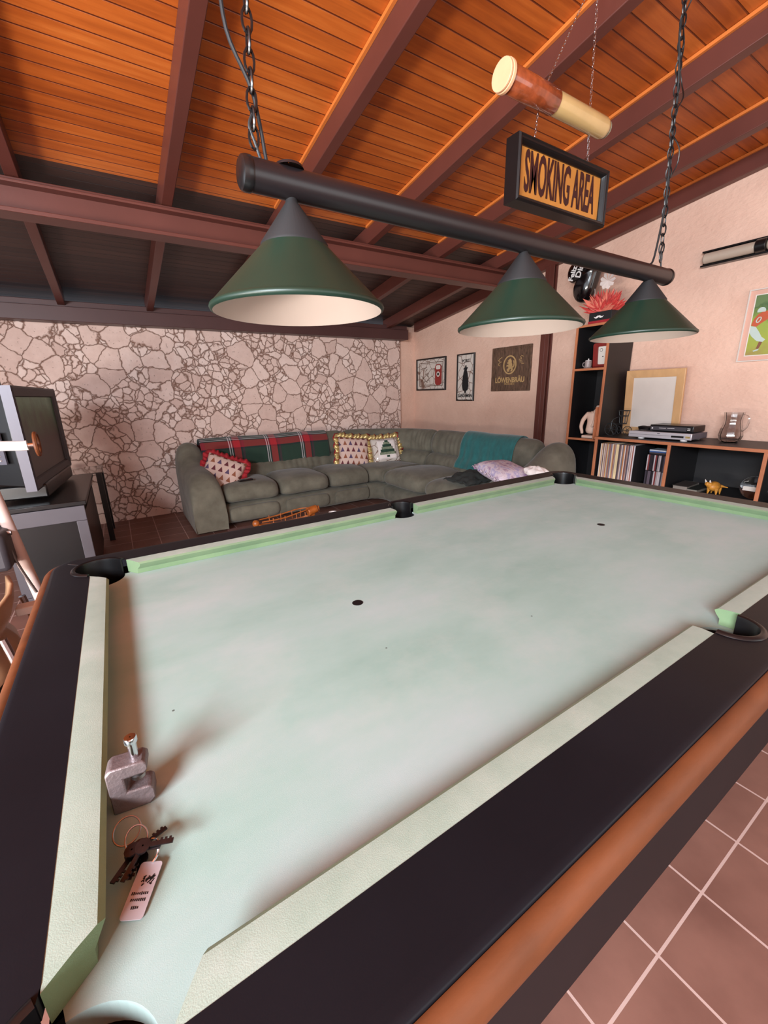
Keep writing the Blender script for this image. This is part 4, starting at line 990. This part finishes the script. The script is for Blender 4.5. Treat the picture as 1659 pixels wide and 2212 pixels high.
# coffee table with carved boat and white dish
CT = thing('coffee_table', 'low dark coffee table between the pool table and the sofa', 'coffee table', (1.15, 2.62, 0))
bm = NB(); box(bm, (0, 0, .325), (.95, .5, .03)); obj('table_top', bm, M['beam_dark'], CT, bevel=.006)
for sx in (-.42, .42):
    for sy in (-.2, .2): bm = NB(); box(bm, (sx, sy, .155), (.05, .05, .31)); obj('leg', bm, M['beam_dark'], CT)
BO = thing('carved_boat', 'carved orange wood boat ornament with a railing, seen over the table edge', 'ornament', (1.06, 2.60, .34), (0, 0, R(2)))
bm = NB()
rows = []
for i in range(15):
    t = i/14; x = -.22+.44*t; wd = .055*math.sin(PI*min(max(t, .04), .96))**.5; dz = .03*(2*t-1)**2
    rows.append([bm.verts.new((x, wd*math.cos(a), .05+dz+.045*math.sin(a))) for a in [PI+PI*j/8 for j in range(9)]]+[bm.verts.new((x, wd*.8*math.cos(a), .052+dz+.03*math.sin(a))) for a in [2*PI-PI*j/8 for j in range(9)]])
for i in range(14):
    for j in range(18): bm.faces.new((rows[i][j], rows[i][(j+1) % 18], rows[i+1][(j+1) % 18], rows[i+1][j]))
bm.faces.new(rows[0]); bm.faces.new(rows[-1][::-1]); box(bm, (0, 0, .008), (.2, .07, .016)); obj('hull', bm, M['carved'], BO)
bm = NB(); r_ = bmesh.ops.create_uvsphere(bm, u_segments=16, v_segments=10, radius=.026); bmesh.ops.translate(bm, vec=(-.235, 0, .088), verts=r_['verts']); obj('prow_ball', bm, M['carved'], BO)
bm = NB(); cone(bm, (.17, 0, .10), (.25, 0, .118), .036, .03, 14); cone(bm, (.245, 0, .118), (.27, 0, .10), .03, .012, 12); obj('stern_head', bm, M['carved'], BO, bevel=.006)
for s in (-1, 1):
    bm = NB(); tube(bm, smoothpts([(-.2, s*.035, .10), (-.05, s*.05, .105), (.1, s*.045, .125), (.18, s*.02, .13)]), .005, 7)
    for x in (-.12, -.03, .06, .13): tube(bm, [(x, s*.045, .06), (x, s*.045, .118)], .0035, 6); 
    obj('railing', bm, M['carved'], BO)
WD = thing('white_dish', 'small white dish just visible beyond the far rail', 'dish', (1.44, 2.60, .34))
bm = NB(); lathe(bm, [(.001, 0), (.02, 0), (.024, .03), (.03, .06), (.034, .066), (.028, .062), (.02, .03), (.001, .02)], 24); obj('bowl', bm, M['white'], WD)

# ================================================================== TV CORNER (left)
TVA = math.atan2(.0971, 1.1679)
TV = thing('television', 'big black widescreen television with a silver side, facing the sofa', 'television', (-.345, 3.60, .70), (0, 0, -TVA))
# local: +x = screen direction, y = along screen
bm = NB(); box(bm, (-.03, 0, .36), (.06, 1.18, .62)); bmesh.ops.delete(bm, geom=[], context='VERTS')
bm.free()
bm = NB()
def frame_yz(bm, w_, h_, zc, prof):
    loops = []
    for i, x in prof: loops.append([bm.verts.new((x, sx*(w_/2-i), zc+sy*(h_/2-i))) for sx, sy in ((-1, -1), (1, -1), (1, 1), (-1, 1))])
    for a in range(len(loops)):
        A, Bq = loops[a], loops[(a+1) % len(loops)]
        for i in range(4): bm.faces.new((A[i], A[(i+1) % 4], Bq[(i+1) % 4], Bq[i]))
frame_yz(bm, 1.18, .64, .39, [(0, -.055), (0, .0), (.012, .006), (.06, -.004), (.068, -.02), (.068, -.055)])
obj('bezel', bm, M['greydark'], TV, smooth=False)
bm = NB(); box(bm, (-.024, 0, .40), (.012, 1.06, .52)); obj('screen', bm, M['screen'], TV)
bm = NB(); box(bm, (-.027, -.5925, .39), (.054, .006, .64)); obj('side_strip', bm, M['grey_panel'], TV)
bm = NB()
vs = [bm.verts.new(p) for p in ((-.056, -.56, .09), (-.056, .56, .09), (-.056, .56, .69), (-.056, -.56, .69), (-.40, -.40, .12), (-.40, .40, .12), (-.40, .40, .60), (-.40, -.40, .60))]
for q in ((3, 2, 1, 0), (4, 5, 6, 7), (0, 1, 5, 4), (1, 2, 6, 5), (2, 3, 7, 6), (3, 0, 4, 7)): bm.faces.new([vs[i] for i in q])
obj('rear_housing', bm, M['black_pl'], TV, bevel=.012)
bm = NB(); box(bm, (-.14, -.545, .34), (.05, .012, .19), (0, 0, R(-25))); cp = obj('connector_panel', bm, M['grey_panel'], TV)
bm = NB()
for q in range(6): box(bm, (-.15, -.552, .27+q*.027), (.014, .012, .009), (0, 0, R(-25)))
obj('socket', bm, M['white'], cp)
bm = NB(); box(bm, (-.15, 0, .045), (.34, .9, .09)); obj('foot', bm, M['black_pl'], TV, bevel=.01)
bm = NB(); box(bm, (-.13, -.5, .735), (.10, .16, .05)); o = obj('camera_box', bm, M['black_pl'], bevel=.005); o.parent = None; o.name = 'sensor_bar'
o.location = (-.345, 3.60, .70); o.rotation_euler = (0, 0, -TVA)
tag(o, 'small black bar resting on top of the television', 'sensor bar')
TSD = thing('television_stand', 'dark glass-sided cabinet carrying the television', 'cabinet', (-.39, 3.60, 0))
bm = NB(); box(bm, (0, 0, .665), (.46, 1.24, .03)); obj('top', bm, M['black_pl'], TSD, bevel=.004)
bm = NB(); frame_pts = None
for (c, s) in (((0, -.60, .597), (.43, .03, .10)), ((.185, -.60, .314), (.06, .03, .464)), ((-.185, -.60, .314), (.06, .03, .464)), ((0, -.60, .04), (.43, .03, .08))): box(bm, c, s)
obj('side_frame', bm, M['standgrey'], TSD, bevel=.003)
bm = NB(); box(bm, (0, -.595, .33), (.33, .008, .52)); obj('side_glass', bm, M['black_pl'], TSD)
bm = NB(); box(bm, (0, .0, .33), (.40, 1.16, .62)); obj('carcass', bm, M['black_matte'], TSD)
bm = NB(); box(bm, (.205, 0, .33), (.01, 1.1, .52)); obj('front_glass', bm, M['black_pl'], TSD)
GT = thing('glass_side_table', 'small glass-topped side table with black legs behind the television', 'side table', (-.27, 4.55, 0))
bm = NB(); box(bm, (0, 0, .665), (.36, .5, .01)); obj('table_top', bm, M['glass'], GT)
for sx in (-.15, .15):
    for sy in (-.22, .22): bm = NB(); box(bm, (sx, sy, .33), (.045, .045, .66)); obj('leg', bm, M['black_pl'], GT)
# exercise machine: pale tube, white grip, tan moulded seat
EX = thing('exercise_machine', 'pale tube exercise machine with a white grip, at the left edge', 'exercise machine', (-.36, 1.95, 0))
bm = NB(); tube(bm, [(-.10, .05, 1.30), (-.03, .05, .95), (.045, .05, .25), (.06, .05, .02)], .022, 14)
M['pinkmetal'] = mat('pale_enamel_tube', (196, 172, 164), .35, var=.05); obj('upright_tube', bm, M['pinkmetal'], EX)
bm = NB(); tube(bm, smoothpts([(-.16, .05, 1.14), (-.08, .05, 1.135), (.0, .05, 1.14), (.095, .05, 1.135), (.12, .05, 1.135)], 5), [.022]*3+[.019]*12+[.023, .024, .025, .025, .024, .021] if 0 else .021, 14); obj('hand_grip', bm, M['white'], EX)
bm = NB(); cone(bm, (.12, .05, 1.135), (.145, .05, 1.135), .010, .010, 14); obj('grip_rod', bm, M['chrome'], EX)
bm = NB(); tube(bm, [(.152, .05+.046*math.cos(2*PI*t/20), 1.138+.046*math.sin(2*PI*t/20)) for t in range(20)], .008, 7, closed=True); obj('pull_ring', bm, M['wood_rim'], EX)
bm = NB(); tube(bm, smoothpts([(-.12, -.02, .80), (-.04, -.02, .80), (.0, -.02, .62), (.03, -.02, .50)]), .006, 8); tube(bm, [(-.1, 0, .78), (0, 0, .78)], .010, 8); obj('cable_arm', bm, M['metal'], EX)
bm = NB(); box(bm, (0, .10, .025), (.60, .10, .05)); box(bm, (.06, .05, .03), (.07, .7, .06)); obj('floor_frame', bm, M['pinkmetal'], EX, bevel=.006)
bm = NB(); box(bm, (-.10, .0, .72), (.18, .2, .16)); obj('weight_block', bm, M['greydark'], EX, bevel=.02)
CH = thing('bent_wood_chair', 'tan bent plywood chair on a chrome tube frame, partly out of view', 'chair', (-.395, 1.42, -.0))
bm = NB(); pr = smoothpts([(.085, 0, .70), (.07, 0, .63), (.03, 0, .55), (.06, 0, .47), (-.02, 0, .42), (-.16, 0, .42), (-.3, 0, .45)], 6); A_ = []; 
for y_ in (-.2, -.1, 0, .1, .2): A_.append([bm.verts.new((p.x-.12*(abs(y_)/.2)**2*.3, y_, p.z)) for p in pr])
for a in range(4):
    for b in range(len(pr)-1): bm.faces.new((A_[a][b], A_[a+1][b], A_[a+1][b+1], A_[a][b+1]))
o = obj('seat_shell', bm, M['tan'], CH, angle=80); o.modifiers.new('solid', 'SOLIDIFY').thickness = .012
for s in (-1, 1):
    bm = NB(); tube(bm, smoothpts([(.085, s*.17, .62), (.10, s*.17, .50), (.105, s*.17, .40), (.06, s*.17, .34), (-.1, s*.17, .38), (-.3, s*.17, .38), (-.32, s*.17, .02), (.1, s*.17, .02)], 6), .011, 10); obj('leg_tube', bm, M['chrome'], CH)
bm = NB(); box(bm, (.03, 0, .36), (.07, .3, .07)); obj('seat_bracket', bm, M['greydark'], CH, bevel=.01)
FB = thing('white_floor_bar', 'short white bar end beside the left rim of the pool table', 'bar', (-.285, 1.52, 0))
bm = NB(); box(bm, (.02, 0, .595), (.11, .05, .03)); obj('bar', bm, M['white'], FB, bevel=.004)
bm = NB(); cone(bm, (.05, 0, 0), (.05, 0, .582), .014, .014, 12); cone(bm, (.05, 0, 0), (.05, 0, .015), .08, .08, 20); obj('post', bm, M['metal'], FB)

# ================================================================== ON THE CLOTH
KL = thing('metal_clamp', 'grey metal clamp with a steel screw standing against the left cushion', 'clamp', (.030, .245, .7805), (0, 0, R(-8)))
cprof = [(-.026, 0), (.018, 0), (.024, .006), (.024, .026), (.020, .030), (-.006, .030), (-.006, .052), (.018, .052), (.022, .056), (.022, .068), (.017, .072), (-.020, .072), (-.026, .066)]
bm = NB(); poly(bm, cprof, -.014, .014); bmesh.ops.transform(bm, matrix=Euler((R(90), 0, 0)).to_matrix().to_4x4(), verts=bm.verts); obj('clamp_body', bm, M['cast'], KL, bevel=.0025, smooth=True)
bm = NB(); cone(bm, (.008, 0, .045), (.008, 0, .098), .0055, .0055, 18); lathe(bm, [(.001, .104), (.007, .104), (.0078, .102), (.0078, .096), (.0055, .094)], 20, (.008, 0, 0)); obj('screw', bm, M['chrome'], KL)
bm = NB(); lathe(bm, [(.001, .040), (.009, .040), (.009, .045), (.004, .048)], 18, (.008, 0, 0)); obj('pressure_pad', bm, M['metal'], KL)
KY = thing('key_bunch', 'bunch of dark keys on rings with a pale tag, beside the metal clamp', 'keys', (.026, .150, .7805))
random.seed(3)
bm = NB()
for (cx_, cy_, r, tz) in ((-.008, .040, .015, .012), (.002, .020, .012, .016)):
    tube(bm, [(cx_+r*math.cos(2*PI*i/24), cy_+r*math.sin(2*PI*i/24), .008+tz*(.5+.5*math.sin(2*PI*i/24))) for i in range(24)], .0011, 6, closed=True)
obj('key_ring', bm, M['metal'], KY)
M['keym'] = mat('dull_key_metal', (62, 55, 56), .35, .9, var=.3, scale=60)
for q in range(7):
    a = random.uniform(-2.4, .4); bm = NB(); cx_, cy_ = random.uniform(-.004, .010), random.uniform(-.008, .012)
    lathe(bm, [(.001, -.001), (.0085, -.001), (.0085, .001), (.001, .001)], 14); box(bm, (.021, 0, 0), (.026, .0052, .0018))
    for z in range(3): box(bm, (.020+z*.005, .0036, 0), (.0026, .003, .0017))
    obj('key', bm, M['keym'], KY, loc=(cx_, cy_, .006+q*.0028), rot=(random.uniform(-.25, .25), random.uniform(-.25, .25), a), smooth=False)
bm = NB(); tube(bm, smoothpts([(.018, .004, .022), (.024, .0, .020), (.022, -.010, .012), (.016, -.014, .008)], 5), .0014, 6); obj('tag_clip', bm, M['chrome'], KY)
M['tag'] = mat('pinkish_card', (172, 160, 164), .5, var=.04)
tg = NB(); poly(tg, rrect(-.012, -.0275, .012, .0275, .0035, 5), 0, .0012); t_ = obj('tag', tg, M['tag'], KY, loc=(.003, -.036, .0035), rot=(R(4), R(4), R(-27)), smooth=False)
bm = NB()
for (y_, w_) in ((-.004, .019), (-.010, .016), (-.017, .009)):
    for q in range(int(w_/.002)): box(bm, (-w_/2+q*.002+.001, y_, .0014), (.0013, random.uniform(.0016, .003), .0003))
obj('printed_lines', bm, M['black_matte'], t_, smooth=False)
bm = NB()
for q in range(26): a = random.uniform(0, 2*PI); r = random.uniform(0, .0075); box(bm, (.002+r*math.cos(a), .010+r*math.sin(a)*.9, .0014), (.003, .0012, .0003), (0, 0, random.uniform(0, 3)))
obj('printed_emblem', bm, M['black_matte'], t_, smooth=False)

# groups of look-alike kinds
for o in bpy.data.objects:
    if o.parent is None and 'category' in o:
        if o['category'] == 'cushion': o['group'] = 'cushions on the corner sofa'
        if o['category'] in ('wall picture', 'wall plaque'): o['group'] = 'pictures on the right wall'
        if o['category'] == 'book': o['group'] = 'books in the middle cabinet cell'
